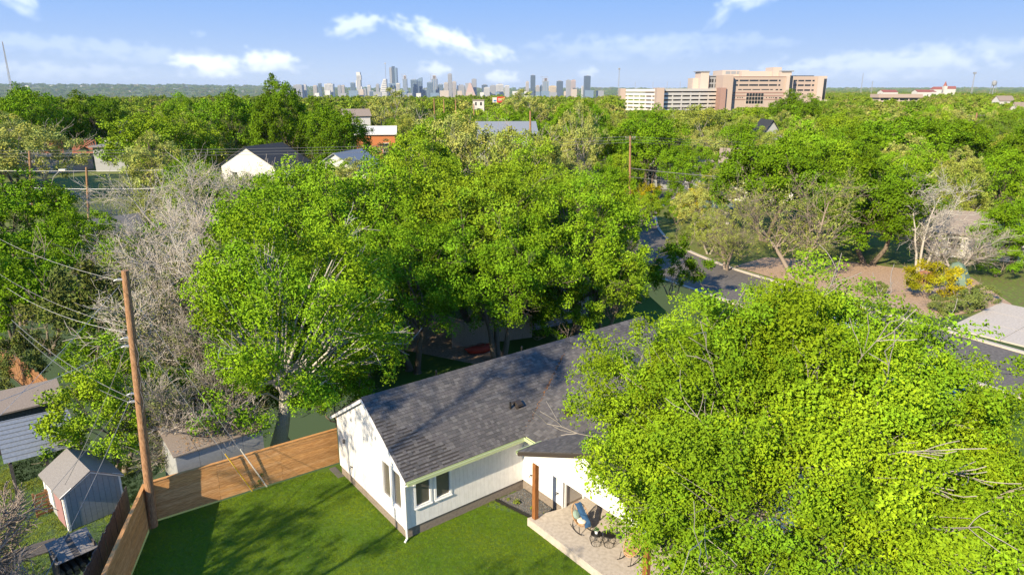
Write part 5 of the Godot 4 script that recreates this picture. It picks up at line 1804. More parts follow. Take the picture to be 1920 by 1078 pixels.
func build_hospital() -> void:
	mat("stone_pink", Color(0.37, 0.295, 0.255), 0.8)
	mat("stone_light", Color(0.44, 0.37, 0.325), 0.8)
	mat("stone_red", Color(0.28, 0.175, 0.15), 0.8)
	mat("garage_white", Color(0.60, 0.565, 0.525), 0.8)
	var g := thing("parking_garage", "long white parking garage with open decks beside the hospital", "garage", Vector3(0, 0, 0))
	garage(g, Vector3(93.5, 0, -600), Vector3(115, 0, -556), 16.9, M.garage_white)
	garage(g, Vector3(119, 0, -556), Vector3(176, 0, -584), 17.3, M.garage_white)
	hospital_block(g, Vector3(112.8, 0, -566), Vector3(118.6, 17.9, -552), M.stone_pink, "stair_tower")
	hospital_block(g, Vector3(91.0, 0, -606), Vector3(95.4, 17.5, -595), M.stone_pink, "stair_tower")
	for x in [104.0, 119.0, 131.0, 142.0, 158.0]:
		var s := Shape.new()
		s.tube([Vector3(x, 16.0, -600), Vector3(x, 23.0, -600)], [0.2, 0.14], 5)
		part("lamp_pole", s, M.metal, g)
	var t := thing("hospital", "large pink-beige hospital block with window bands above the trees", "hospital", Vector3.ZERO)
	hospital_block(t, Vector3(155.6, 0, -606), Vector3(162.5, 30.6, -588), M.stone_light, "tower")
	hospital_block(t, Vector3(151.2, 0, -612), Vector3(157.4, 25.8, -595), M.stone_light, "tower")
	hospital_block(t, Vector3(162.6, 0, -612), Vector3(177.0, 27.1, -590), M.tower_grey)
	for i in 3:
		for j in 2:
			for k in 2:
				var s := Shape.new()
				var x := 163.6 + i * 4.6 + k * 1.9
				s.span(Vector3(x, 18.2 + j * 4.0, -590.5), Vector3(x + 1.4, 21.0 + j * 4.0, -589.85))
				part("window", s, M.dark_glass, t)
	hospital_block(t, Vector3(161.5, 27.1, -612), Vector3(177.2, 27.7, -589), M.tower_grey, "cornice")
	hospital_block(t, Vector3(154.2, 30.6, -607), Vector3(163.0, 31.2, -587), M.tower_grey, "cornice")
	hospital_block(t, Vector3(168.8, 0, -590), Vector3(177.0, 27.6, -569.5), M.stone_pink, "stair_tower")
	hospital_block(t, Vector3(167.0, 0, -580), Vector3(171.4, 18.0, -567.5), M.stone_red, "stair_tower")
	hospital_block(t, Vector3(174.4, 20, -620), Vector3(196.4, 32.0, -592), M.stone_light, "penthouse")
	for i in 4:
		hospital_block(t, Vector3(177.0 + i * 4.6, 28.9, -592.5), Vector3(180.9 + i * 4.6, 31.2, -591.85), M.tower_grey, "louvre")
	hospital_block(t, Vector3(177.0, 0, -610), Vector3(224.0, 26.8, -575), M.stone_pink)
	hospital_block(t, Vector3(188.3, 26.8, -606), Vector3(214.0, 31.0, -585), M.stone_light, "penthouse")
	hospital_block(t, Vector3(212.7, 26, -600), Vector3(219.5, 34.0, -582), M.stone_light, "tower")
	hospital_block(t, Vector3(217, 26, -598), Vector3(226.0, 30.4, -577), M.stone_light, "tower")
	hospital_block(t, Vector3(217.5, 30.4, -599), Vector3(227.5, 31.3, -576), M.tower_grey, "cornice")
	for y in [[8.6, 0.7], [11.4, 0.8], [13.8, 0.8], [26.3, 0.4]]:
		hospital_block(t, Vector3(178.0, y[0], -575.5), Vector3(221.0, y[0] + y[1], -574.7), M.stone_red, "band")
	var five := [[0.0, 0.05], [0.08, 0.28], [0.30, 0.50], [0.52, 0.72], [0.74, 0.92], [0.95, 0.99]]
	window_row(t, 180.9, 217.2, 22.9, 24.2, -575, five)
	window_row(t, 180.9, 217.2, 19.4, 20.7, -575, five)
	window_row(t, 183.3, 211.4, 16.2, 16.9, -575, [[0.0, 0.1], [0.13, 0.37], [0.41, 0.63], [0.67, 0.89], [0.92, 1.0]])
	for i in 6:
		for j in 3:
			window_row(t, 190.3 + i * 2.36, 192.2 + i * 2.36, 5.6 + j * 2.9, 8.0 + j * 2.9, -574.6, [[0.0, 1.0]])
	hospital_block(t, Vector3(189.8, 4.5, -575.4), Vector3(204.6, 14.2, -574.75), M.stone_light, "atrium_frame")
	window_row(t, 180.0, 189.0, 10.0, 10.7, -574.9, [[0.05, 0.13], [0.35, 0.43], [0.55, 0.63], [0.75, 0.83]])
	window_row(t, 206.0, 214.0, 10.0, 10.7, -574.9, [[0.05, 0.13], [0.35, 0.43], [0.55, 0.63], [0.75, 0.83]])
	window_row(t, 213.0, 219.5, 16.0, 16.9, -575, [[0.1, 0.4], [0.6, 0.9]])
	window_row(t, 213.0, 219.5, 9.6, 10.5, -575, [[0.1, 0.4], [0.6, 0.9]])
	hospital_block(t, Vector3(221.0, 0, -580), Vector3(226.5, 27.0, -573), M.stone_light, "stair_tower")
	window_row(t, 223.6, 226.2, 1.0, 27.4, -573, [[0.0, 0.9]])
	hospital_block(t, Vector3(226.0, 0, -610), Vector3(233.0, 26.9, -588), M.tower_grey, "recess")
	hospital_block(t, Vector3(227.6, 0, -610), Vector3(249.5, 26.9, -580), M.stone_pink)
	var four := [[0.0, 0.22], [0.27, 0.52], [0.57, 0.82], [0.88, 0.97]]
	for y in [[22.9, 24.1], [19.3, 20.6], [15.5, 16.7]]:
		window_row(t, 228.1, 247.0, y[0], y[1], -580, four)
	window_row(t, 229.5, 247.0, 12.6, 13.5, -580, [[0.0, 0.06], [0.1, 0.16], [0.35, 0.41], [0.45, 0.51], [0.7, 0.76], [0.8, 0.86]])
	hospital_block(t, Vector3(248.0, 0, -606), Vector3(255.2, 27.1, -577), M.stone_light, "tower")
	window_row(t, 252.8, 255.0, 6.0, 25.0, -577, [[0.0, 1.0]])
	hospital_block(t, Vector3(228.0, 26.9, -606), Vector3(246.0, 27.5, -581), M.dark_roof, "parapet")
	hospital_block(t, Vector3(242.6, 0, -575), Vector3(258.5, 8.6, -558), M.stone_light, "annex")


func mast(label: String, at: Vector3, h: float, thick: float, drum := false) -> void:
	var t := thing("radio_mast", label, "mast", at)
	var s := Shape.new()
	for k in 3:
		var a := TAU * k / 3
		s.tube([Vector3(cos(a), 0, sin(a)) * thick * 2.5, Vector3(cos(a), 0, sin(a)) * thick * 0.6 + Vector3(0, h, 0)], [thick * 0.4, thick * 0.3], 4)
	part("legs", s, M.metal, t)
	s = Shape.new()
	for i in 12:
		var y := h * i / 12.0
		var w := thick * lerpf(2.5, 0.6, i / 12.0)
		s.bar(Vector3(-w, y, 0), Vector3(w, y + h / 12.0, 0), thick * 0.3, thick * 0.3)
		s.bar(Vector3(w, y, 0), Vector3(-w, y + h / 12.0, 0), thick * 0.3, thick * 0.3)
	part("lattice", s, M.metal, t)
	if drum:
		s = Shape.new()
		s.box(Vector3(0, h, 0), Vector3(thick * 6, thick * 5, thick * 4))
		part("antenna", s, M.metal, t)


func build_far_things() -> void:
	mast("slim leaning mast at the left edge of the picture", Vector3(-282, 0, -400), 42, 0.35)
	mast("tall thin mast right of the far towers", Vector3(180, 0, -1200), 50, 0.55, true)
	mast("lattice mast right of the white church", Vector3(1037, 0, -1600), 52, 0.9, true)
	mast("thin faint mast right of the hospital", Vector3(1230, 0, -2500), 72, 0.9)
	mast("thin mast beside the tallest far tower", Vector3(-1150, -60, -6500), 305, 2.2, true)
	mast("thin mast left of the white church", Vector3(760, 0, -1500), 34, 0.6)
	var wt := thing("water_tower", "small dark water tower on legs on the right-hand horizon", "water tower", Vector3(1085, 0, -1600))
	var s := Shape.new()
	s.lathe(Vector3.ZERO, [Vector2(0, 24), Vector2(4.2, 26), Vector2(5, 29), Vector2(5, 33), Vector2(3, 36), Vector2(0, 36.6)], 12)
	part("tank", s, M.tower_grey, wt)
	for k in 4:
		s = Shape.new()
		var a := TAU * k / 4 + 0.5
		s.tube([Vector3(cos(a) * 6, 0, sin(a) * 6), Vector3(cos(a) * 4, 27, sin(a) * 4)], [0.5, 0.5], 5)
		part("leg", s, M.tower_grey, wt)
	mat("red_roof", Color(0.24, 0.085, 0.07), 0.8)
	var ch := thing("white_church", "white church with dark red roofs and a pointed spire", "church", Vector3(918, 0, -1500))
	hospital_block(ch, Vector3(-27, 0, -14), Vector3(-9, 17, 0), M.tower_white)
	hospital_block(ch, Vector3(3, 0, -14), Vector3(20, 18, 0), M.tower_white)
	hospital_block(ch, Vector3(-3, 0, -10), Vector3(3, 24, -2), M.tower_white, "spire_tower")
	s = Shape.new()
	s.lathe(Vector3(0, 24, -6), [Vector2(4.4, 0), Vector2(0.0, 10)], 4)
	part("spire", s, M.red_roof, ch)
	for q in [[-27.5, -8.5, 17.0], [2.5, 20.5, 18.0]]:
		s = Shape.new()
		s.extrude([Vector3(q[0], q[2], 0.5), Vector3(q[0] + 3, q[2] + 5.5, -7), Vector3(q[0], q[2], -14.5)], Vector3(q[1] - q[0], 0, 0))
		part("roof", s, M.red_roof, ch)
	var lr := thing("long_flat_building", "long low beige building with a flat roof on the right-hand horizon", "building", Vector3(230, 0, -420))
	hospital_block(lr, Vector3(-12, 0, -8), Vector3(12, 11.9, 0), M.stone_light)
	hospital_block(lr, Vector3(-13, 11.9, -9), Vector3(13.2, 14.0, 1), M.stone_pink, "roof")
	window_row(lr, -11, 11, 10.4, 11.5, 0.0, [[0.0, 0.22], [0.26, 0.48], [0.52, 0.74], [0.78, 1.0]])
	for q in [[477, -900, 19, 16.2, "red-roofed far house, left one on the right-hand horizon"], [520, -900, 18, 16.4, "red-roofed far house, right one on the right-hand horizon"], [640, -1100, 26, 16.0, "long red-roofed far house near the church"], [216, -300, 5, 11.4, "tan-roofed house at the right edge above the trees"], [292, -420, 9, 13.0, "second tan-roofed house at the right edge"]]:
		gable_house("far_house", q[4], Vector3(q[0], 0, q[1]), 0.05, q[2] * 0.7, q[2], q[3] - 2.6, 2.6, M.tower_white, M.red_roof if q[1] < -500 else M.brown_roof, M.dark_glass, 2)
	# billboard and white box below the skyline
	var bb := thing("billboard", "red and white billboard standing above the trees below the skyline", "billboard", Vector3(-7.8, 0, -420))
	s = Shape.new()
	s.box(Vector3(1.2, 10.8, 0), Vector3(4.7, 3.4, 0.4))
	part("red_panel", s, M.red_paint, bb)
	s = Shape.new()
	s.box(Vector3(-2.5, 10.6, 0.05), Vector3(2.6, 2.9, 0.4))
	part("white_panel", s, M.tower_white, bb)
	s = Shape.new()
	s.box(Vector3(-2.3, 10.2, 0.3), Vector3(1.5, 0.9, 0.1))
	part("blue_mark", s, M.blue_paint, bb)
	s = Shape.new()
	s.box(Vector3(0.6, 11.2, 0.24), Vector3(2.2, 0.35, 0.1))
	s.box(Vector3(0.6, 10.5, 0.24), Vector3(2.0, 0.35, 0.1))
	part("white_mark", s, M.tower_white, bb)
	for x in [-2.0, 2.0]:
		s = Shape.new()
		s.tube([Vector3(x, 0, -0.4), Vector3(x, 10, -0.4)], [0.25, 0.25], 6)
		part("post", s, M.metal, bb)
	var wb := thing("white_box_house", "white boxy house with two dark windows left of the billboard", "house", Vector3(-15.8, 0, -332))
	hospital_block(wb, Vector3(-2.6, 0, -4), Vector3(2.6, 11.6, 0), M.tower_white)
	hospital_block(wb, Vector3(-2.9, 11.6, -4.3), Vector3(2.9, 12.0, 0.3), M.brown_roof, "roof")
	window_row(wb, -2.2, 2.2, 9.4, 10.9, 0.0, [[0.15, 0.3], [0.68, 0.85]])


# ---------------------------------------------------------------- planting
const BRIGHT := Color(0.185, 0.315, 0.016)
const FRESH := Color(0.195, 0.30, 0.018)
const LUSH := Color(0.135, 0.25, 0.012)
const DEEP := Color(0.11, 0.20, 0.010)
const OLIVE := Color(0.24, 0.285, 0.05)
const YELLOW := Color(0.29, 0.27, 0.012)


func ordinal(i: int) -> String:
	var few := ["first", "second", "third", "fourth", "fifth", "sixth", "seventh", "eighth", "ninth", "tenth", "eleventh", "twelfth", "thirteenth", "fourteenth", "fifteenth", "sixteenth", "seventeenth", "eighteenth", "nineteenth", "twentieth"]
	return few[i] if i < 20 else "thirtieth" if i == 29 else "fortieth" if i == 39 else ["twenty", "thirty", "forty"][int((i + 1) / 10) - 2] + "-" + few[(i + 1) % 10 - 1]


func build_trees() -> void:
	var leafy := "leafy trees beside the house"
	# the big tree in front of the patio
	plant("ash_tree", grow(101, {"h": 10.4, "r": 7.1, "low": 1.7, "lobes": 72, "plump": 1.25, "clumps": 11400, "leaves": 34, "leaf": 0.092, "clump": 0.34, "col": Color(0.168, 0.275, 0.014), "twigs": 36, "under": 1.55, "taper": 0.58, "skirt": 0.5, "reach": 0.74, "stems": 2, "thick": 0.3, "boughs": 6, "spread": 0.27, "fill": 0.46, "tuft": 8.0, "bunch": 0.27}),
		"huge bright yellow-green tree filling the lower right corner", "tree", Vector3(8.65, 0, -18.8), M.grey_bark, M.leaf)
	# the group behind the cedar fence
	var near := [
		["white_trunked_tree", 102, -11.3, -29.9, 11.0, 5.3, 0.7, BRIGHT, 1, "bright green tree with a pale trunk behind the cedar fence", M.pale_bark],
		["elm_tree", 103, -9.6, -43.5, 12.0, 6.0, 1.2, BRIGHT, 1, "tall broad green tree behind the pale-trunked one", M.bark],
		["elm_tree", 104, -2.5, -45.0, 11.5, 6.0, 1.6, FRESH, 2, "tall broad tree in the middle of the central group", M.bark],
		["elm_tree", 105, 4.6, -45.5, 10.9, 4.8, 1.2, BRIGHT, 1, "rightmost tall tree of the central group, left of the street", M.bark],
		["elm_tree", 106, -6.0, -38.5, 9.4, 4.2, 2.3, LUSH, 2, "mid-height tree over the left half of the grey roof", M.bark],
		["elm_tree", 107, -0.8, -40.0, 9.0, 4.2, 2.6, LUSH, 3, "mid-height tree with several trunks over the middle of the roof", M.bark],
		["elm_tree", 108, -16.8, -42.0, 10.2, 3.8, 2.0, BRIGHT, 1, "green tree at the left shoulder of the central group", M.bark],
		["elm_tree", 109, 6.3, -44.0, 6.6, 2.9, 1.0, FRESH, 2, "low bright tree reaching down beside the far end of the roof", M.bark],
		["elm_tree", 111, -14.0, -37.0, 8.6, 3.4, 1.0, LUSH, 2, "green tree between the pale-trunked tree and the left shoulder", M.bark],
		["elm_tree", 112, -6.5, -52.0, 12.4, 5.0, 2.0, FRESH, 1, "tall yellow-green tree at the back of the central group, left", M.bark],
		["elm_tree", 113, 1.5, -54.0, 12.2, 5.0, 2.0, FRESH, 1, "tall yellow-green tree at the back of the central group, right", M.bark],
		["elm_tree", 114, -16.5, -52.0, 11.4, 4.4, 1.5, BRIGHT, 1, "green tree behind the left shoulder of the central group", M.bark],
		["young_tree", 110, -17.6, -27.2, 5.6, 2.6, 0.4, FRESH, 2, "small fresh green tree beside the grey shed", M.brown_bark],
	]
	for q in near:
		var big: float = q[5]
		plant(q[0], grow(q[1], {"h": q[4], "r": big, "low": q[6], "lobes": int(18 + big * 5.0), "clumps": int(80 * big * big), "leaves": 34 if q[3] > -41.0 else 24, "leaf": 0.12 if big < 3 else 0.126 if q[3] > -41.0 else 0.155, "clump": 0.48 if big > 3 else 0.34, "col": q[7], "twigs": 10, "stems": q[8], "spread": 0.2, "fill": 0.5, "tuft": 5.0, "reach": 0.62, "under": 1.72, "plump": 1.2, "off": Vector3(1.2, 0, -0.4) if q[1] == 102 else Vector3.ZERO}),
			q[9], "tree", Vector3(q[2], 0, q[3]), q[10], M.leaf, Vector3.ONE, 0.0, leafy)
	# trees outside the frame whose shade falls on the lawn and the gable wall
	for q in [[120, -19.0, -10.4, 18.2, 3.2, 12.4, 95, "tall leafy tree outside the left edge, shading the ridge and gable wall"], [121, -23.0, -5.4, 14.6, 5.2, 7.0, 130, "broad leafy tree outside the lower left corner, shading the lawn"], [123, -17.4, -8.6, 22.8, 3.6, 17.6, 130, "very tall tree outside the left edge, dappling the roof ridge"], [122, -12.2, -3.2, 13.0, 3.0, 8.5, 30, "thin-leaved tree outside the lower edge, dappling the patio"]]:
		plant("shade_tree", grow(q[0], {"h": q[3], "r": q[4], "low": q[5], "lobes": 14, "clumps": q[6], "leaves": 30, "leaf": 0.18, "clump": 0.55, "col": BRIGHT, "twigs": 6, "thick": 0.1}), q[7], "tree", Vector3(q[1], 0, q[2]), M.bark, M.leaf)
	# bare and tangled trees at the left
	var bare := grow_bare(130, {"h": 11.0, "r": 4.6, "stems": 4, "limbs": 2, "depth": 2, "tufts": 4, "leaves": 10, "leaf": 0.15, "clump": 0.35, "col": OLIVE})
	var bare_b := grow_bare(131, {"h": 9.0, "r": 4.0, "stems": 4, "limbs": 3, "depth": 2, "tufts": 2, "leaves": 9, "leaf": 0.14, "clump": 0.3, "col": OLIVE})
	var tangle := grow_bare(132, {"h": 7.5, "r": 3.2, "stems": 4, "limbs": 4, "depth": 2, "tufts": 6, "leaves": 14, "leaf": 0.13, "clump": 0.34, "col": Color(0.15, 0.17, 0.06), "from": 0})
	var white_bare := grow_bare(133, {"h": 9.6, "r": 3.0, "stems": 4, "limbs": 2, "depth": 2, "thick": 0.14, "from": 2})
	var budding := grow_bare(134, {"h": 9.2, "r": 4.4, "stems": 2, "limbs": 3, "depth": 2, "tufts": 20, "leaves": 12, "leaf": 0.15, "clump": 0.34, "col": Color(0.22, 0.25, 0.06), "thick": 0.24})
	var twiggy := grow_bare(135, {"h": 3.6, "r": 1.3, "stems": 5, "limbs": 2, "depth": 2, "thick": 0.05})
	for q in [[bare, -27.5, -58.0, 1.0, 0.3, "tallest grey bare tree left of the central trees"], [bare_b, -22.5, -50.0, 0.95, 1.2, "grey bare tree left of the central trees, in front of the tallest"], [bare_b, -25.0, -47.5, 0.85, 2.9, "grey bare tree nearest the olive shrubs at left"], [bare, -24.0, -64.0, 0.9, 5.6, "grey bare tree behind the tallest one at left"], [bare, -33.5, -72, 0.78, 2.2, "grey bare tree in front of the white gabled house"], [bare_b, -28.5, -74, 0.85, 3.4, "low grey bare tree right of the white gabled house"], [bare_b, -33.5, -54.5, 0.6, 4.0, "thin bare tree in front of the small pointed roof"], [bare, -39.5, -66, 0.7, 5.0, "bare tree at the foot of the thin wooden pole"]]:
		plant("bare_tree", q[0], q[5], "tree", Vector3(q[1], 0, q[2]), M.dead_bark, M.leaf, Vector3.ONE * q[3], q[4], "grey bare trees at the left")
	for q in [[-18.6, -36.5, 1.05, 0.0, "tangled brown vine-hung tree right of the near pole"], [-15.6, -33.0, 0.72, 2.0, "brown tangle of branches over the grey outbuilding"], [-21.0, -40.5, 1.0, 4.0, "tangled brown tree behind the near pole"], [-17.2, -40.0, 1.1, 5.2, "tangled pale tree against the left side of the central trees"], [-23.6, -43.5, 1.05, 0.8, "tangled pale tree left of the near pole's top"], [-14.9, -27.4, 0.62, 3.0, "brown brush leaning over the left end of the grey outbuilding"], [-13.2, -28.4, 0.6, 1.0, "low brown brush heaped on the grey outbuilding's roof side"]]:
		plant("tangled_tree", tangle, q[4], "tree", Vector3(q[0], 0, q[1]), M.dead_bark if q[2] > 0.9 else M.grey_bark, M.leaf, Vector3.ONE * q[2], q[3], "tangled brown trees behind the cedar fence")
	for q in [[-14.6, -16.6, 1.0, 0.5, "bare pinkish twig shrub at the bottom left, nearest the fence"], [-16.4, -17.2, 0.95, 2.5, "bare pinkish twig shrub at the bottom left, by the grass"], [-17.6, -18.8, 1.15, 4.2, "bare forked sapling on the grass at the left edge"], [-15.5, -15.4, 0.95, 5.0, "bare twig shrub at the very bottom left"]]:
		plant("twig_shrub", twiggy, q[4], "shrub", Vector3(q[0], 0, q[1]), M.brown_bark, M.leaf, Vector3.ONE * q[2], q[3], "bare twig shrubs at the bottom left")
	# shrubs
	var bush := []
	for i in 3:
		bush.append(grow(140 + i, {"h": 5.0, "r": 3.0, "low": 0.2, "lobes": 16, "clumps": 330, "leaves": 26, "leaf": 0.16, "clump": 0.42, "col": [DEEP, Color(0.11, 0.14, 0.035), LUSH][i], "twigs": 8, "stems": 4, "spread": 0.2, "thick": 0.1}))
	var yellow := grow(145, {"h": 3.0, "r": 2.4, "low": 0.1, "lobes": 14, "clumps": 300, "leaves": 26, "leaf": 0.13, "clump": 0.34, "col": YELLOW, "twigs": 4, "stems": 4, "spread": 0.25, "thick": 0.08})
	var low := grow(146, {"h": 1.2, "r": 1.5, "low": 0.0, "lobes": 12, "clumps": 160, "leaves": 22, "leaf": 0.12, "clump": 0.26, "col": Color(0.15, 0.19, 0.05), "twigs": 5, "stems": 3, "thick": 0.04})
	for q in [[1, -25.5, -39.5, 1.3, "olive evergreen shrub mass left of the near pole"], [0, -30.0, -41.5, 1.25, "dark evergreen shrub at the left, below the olive one"], [0, -36.0, -47.5, 1.35, "dark round shrub at the left edge under the wires"], [0, -22.5, -35.0, 0.8, "dark shrub behind the near pole's foot"], [1, -27.5, -35.8, 0.7, "grey-green shrub at the end of the brown fence"], [0, -19.8, -32.0, 0.7, "dark shrub above the small fresh green tree"], [0, -15.9, -29.8, 0.75, "dark undergrowth beneath the tangled trees"], [2, -11.0, -33.5, 0.75, "green undergrowth behind the pale trunk"], [2, -8.9, -31.6, 0.7, "green undergrowth at the back corner of the house"], [0, -12.9, -31.6, 0.62, "dark undergrowth left of the pale trunk"], [2, -10.0, -39.0, 0.9, "green undergrowth under the central trees"], [0, 3.4, -42.5, 0.8, "dark undergrowth under the right of the central trees"], [0, -8.6, -36.0, 0.7, "dark shrub at the foot of the mid-height trees"],
		[0, 13.0, -53.5, 0.95, "dark leafy shrub in shade beside the street bend"], [0, 7.8, -50.5, 0.8, "dark shrub in shade beyond the far end of the roof"], [0, 1.5, -46.0, 0.7, "dark shrub in front of the stone house"], [2, 52.0, -52.5, 0.95, "green tree-shrub overhanging the drive at the right edge"], [2, 44.5, -60.5, 0.8, "green shrub by the tarpaulin at right"], [1, 21.0, -72.5, 0.6, "pale green shrub on the verge by the street"], [0, 22.5, -93.0, 0.9, "dark shrub behind the yellow one across the street"], [2, 21.0, -86, 0.55, "green shrub beside the green-roofed shed"]]:
		plant("shrub", bush[q[0]], q[4], "shrub", Vector3(q[1], 0, q[2]), M.brown_bark, M.leaf, Vector3.ONE * q[3], q[1] * 1.7, "shrubs round the gardens")
	for q in [[34.6, -54.0, 1.0, "yellow-leaved shrub on the bank across the street"], [24.5, -90.0, 1.3, "yellow shrub left of the dense tree across the street"], [19.2, -99.0, 1.2, "yellow shrub behind the bend pole"], [50.0, -57.0, 0.9, "yellow-green shrub at the right edge above the drive"], [62, -92, 1.6, "yellow-green crown between the right-hand trees"]]:
		plant("yellow_shrub", yellow, q[3], "shrub", Vector3(q[0], 0, q[1]), M.brown_bark, M.leaf, Vector3.ONE * q[2], q[0], "yellow shrubs")
	for q in [[35.6, -50.9, 1.0, "low grey-green shrub at the edge of the drive"], [33.4, -50.0, 0.9, "low flowering plants along the far kerb"], [38.0, -53.0, 0.9, "low reddish shrub at the top of the drive"], [30.4, -55.0, 0.8, "small low shrub on the bare bank"], [17.8, -73.5, 0.9, "low green shrub on the verge left of the budding tree"], [20.4, -77.5, 0.9, "low shrub in front of the green-roofed shed"], [-11.9, -26.3, 0.75, "dark ivy in front of the grey outbuilding"], [-19.0, -25.2, 0.5, "weeds beside the metal shelter"]]:
		plant("low_shrub", low, q[3], "shrub", Vector3(q[0], 0, q[1]), M.brown_bark, M.leaf, Vector3.ONE * q[2], q[0], "low shrubs")
	# bare and budding trees at the right
	plant("budding_tree", budding, "budding tree with a pale trunk on the bank across the street", "tree", Vector3(25.8, 0, -60), M.brown_bark, M.leaf, Vector3.ONE, 0.4)
	plant("budding_tree", budding, "smaller budding tree left of the pale-trunked budding one", "tree", Vector3(20.5, 0, -63), M.brown_bark, M.leaf, Vector3.ONE * 0.62, 2.4)
	plant("budding_tree", budding, "budding crown just above the huge right-hand tree", "tree", Vector3(16.5, 0, -40), M.brown_bark, M.leaf, Vector3.ONE * 0.6, 4.4)
	plant("white_bare_tree", white_bare, "white leafless tree at the right, in front of the brown roof", "tree", Vector3(38.0, 0, -61.5), M.pale_bark, M.leaf, Vector3.ONE, 0.0)
	plant("fallen_branches", bare_b, "heap of dead grey branches leaning over the red pot", "branches", Vector3(40.5, 0, -60.5), M.grey_bark, M.leaf, Vector3(0.8, 0.55, 0.8), 1.0)

	# the crowns of the middle distance, from a set of kinds
	var sets := {}
	for q in [["bright", BRIGHT, 0], ["dense", DEEP, 1], ["lush", LUSH, 2], ["olive", OLIVE, 3], ["fresh", FRESH, 4], ["wood", Color(0.13, 0.215, 0.02), 5], ["pale", Color(0.33, 0.36, 0.09), 6]]:
		sets[q[0]] = []
		for i in 2:
			var sparse: bool = q[0] in ["olive", "pale"]
			sets[q[0]].append(grow(200 + q[2] * 10 + i, {"h": 12.0, "r": 6.0, "low": 1.8, "lobes": 30, "clumps": 760 if sparse else 1700 if q[0] == "dense" else 1250, "leaves": 20, "leaf": 0.24, "clump": 0.62, "col": q[1], "twigs": 30 if sparse else 6, "stems": 2, "spread": 0.17, "fill": 0.52, "boughs": 3, "tuft": 5.0, "reach": 0.65}))
	var placed := []
	var mids := [["pale", -74.0, -105, 11.6, 8.0, "pale blossoming tree at the left edge"], ["dense", -101.2, -168, 14.4, 7.8, "round dark tree above the flat roofs at left"], ["lush", -104, -150, 16.8, 8.4, "tall green tree at the far left edge of the horizon"], ["fresh", -56.8, -112, 12.9, 8.2, "yellow-green tree left of the white gabled house"],
		["lush", -56.6, -142, 15.7, 8.2, "broad green tree behind the yellow-green one at left"], ["dense", -43, -130, 16.9, 6.2, "tall dark tree reaching the horizon left of the skyline"], ["bright", -82.9, -175, 15.2, 5.0, "small bright crown on the left horizon"], ["olive", -44.0, -50.0, 7.6, 3.6, "olive tree at the left edge below the wires"], ["lush", -35.5, -55.0, 7.0, 3.2, "green crown left of the thin bare trees"], ["bright", -33.5, -43.0, 6.4, 2.6, "bright young crown behind the dark shrubs at left"], ["bright", -25.5, -45.5, 7.4, 3.0, "green crown among the grey bare trees, nearest the pole"], ["fresh", -31.0, -66.5, 9.0, 3.6, "yellow-green crown behind the grey bare trees"], ["lush", -38.5, -82, 8.4, 4.2, "green crown behind the pointed roof at left"], ["lush", -45.5, -62, 8.6, 5.5, "dark green tree at the left edge under the wires"], 
		["dense", -31, -122, 13.4, 5.6, "dark green tree between the grey roof and the orange house"], ["pale", -31.8, -190, 15.5, 8.8, "hazy olive tree just under the tall towers"], ["pale", -6.5, -88, 13.4, 6.6, "largest yellow-green tree of the centre"], ["olive", 1.2, -80, 12.6, 5.6, "olive tree right of the centre's yellow-green one"], ["fresh", -10.5, -78, 12.0, 5.0, "yellow-green tree left in the centre"], ["pale", 10.6, -112, 13.6, 4.6, "grey-olive tree left of the bend pole"], ["lush", 14.6, -155, 14.2, 6.6, "green crown above the grey-olive tree"], ["pale", 4.3, -232, 15.1, 10.0, "olive crown under the right-hand towers"],
		["lush", 26.5, -104, 8.6, 4.4, "green tree in front of the blue-grey house"], ["lush", 23.0, -116, 12.7, 6.6, "green tree right of the bend pole"], ["olive", 40.8, -150, 13.0, 8.0, "olive tree below the garage"], ["dense", 84.5, -210, 14.6, 7.8, "dark round tree in front of the hospital"], ["dense", 28.8, -76, 11.2, 6.4, "dense dark round tree across the street"], ["lush", 60.5, -112, 12.4, 8.6, "broad dense tree at the right, left half"], ["dense", 72.0, -118, 12.0, 8.2, "broad dense tree at the right, right half"], ["dense", 35.0, -65.0, 9.2, 5.6, "dense dark tree above the yellow-leaved shrub"], ["lush", 58.6, -82, 9.8, 5.2, "green tree at the right edge"], ["fresh", 72.7, -150, 11.6, 8.2, "yellow-green crown in front of the hospital's right wing"], ["lush", 43.5, -130, 10.4, 6.0, "green crown left of the dark gabled roof"], ["bright", 99, -152, 9.6, 8.0, "bright crown at the right below the far pole"], ["bright", 51, -88, 9.6, 5.2, "bright tree between the dense right-hand trees"], ["lush", 47.5, -62.5, 7.0, 3.8, "green tree behind the tarpaulin"], ["bright", 8.6, -60.5, 7.4, 3.2, "bright tree left of the street bend"], ["lush", 9.2, -72.0, 8.8, 3.8, "green tree left of the street beyond the bend"], ["pale", 21.6, -79.0, 5.6, 2.7, "pale small tree in front of the green-roofed shed"], ["olive", 20.6, -69.5, 4.4, 2.3, "low olive tree on the verge right of the street"], ["fresh", 16.5, -84.5, 4.2, 2.4, "small young tree on the verge at the street bend"]]
	for i in mids.size():
		var q: Array = mids[i]
		plant("garden_tree", sets[q[0]][i % 2], q[5], "tree", Vector3(q[1], 0, q[2]), M.grey_bark if q[0] in ["olive", "pale"] else M.bark, M.leaf, Vector3(q[4] / 6.0, q[3] / 12.0, q[4] / 6.0), i * 1.3, "trees of the neighbourhood")
		placed.append([q[1], q[2], q[4]])
	for q in near:
		placed.append([q[2], q[3], q[5]])
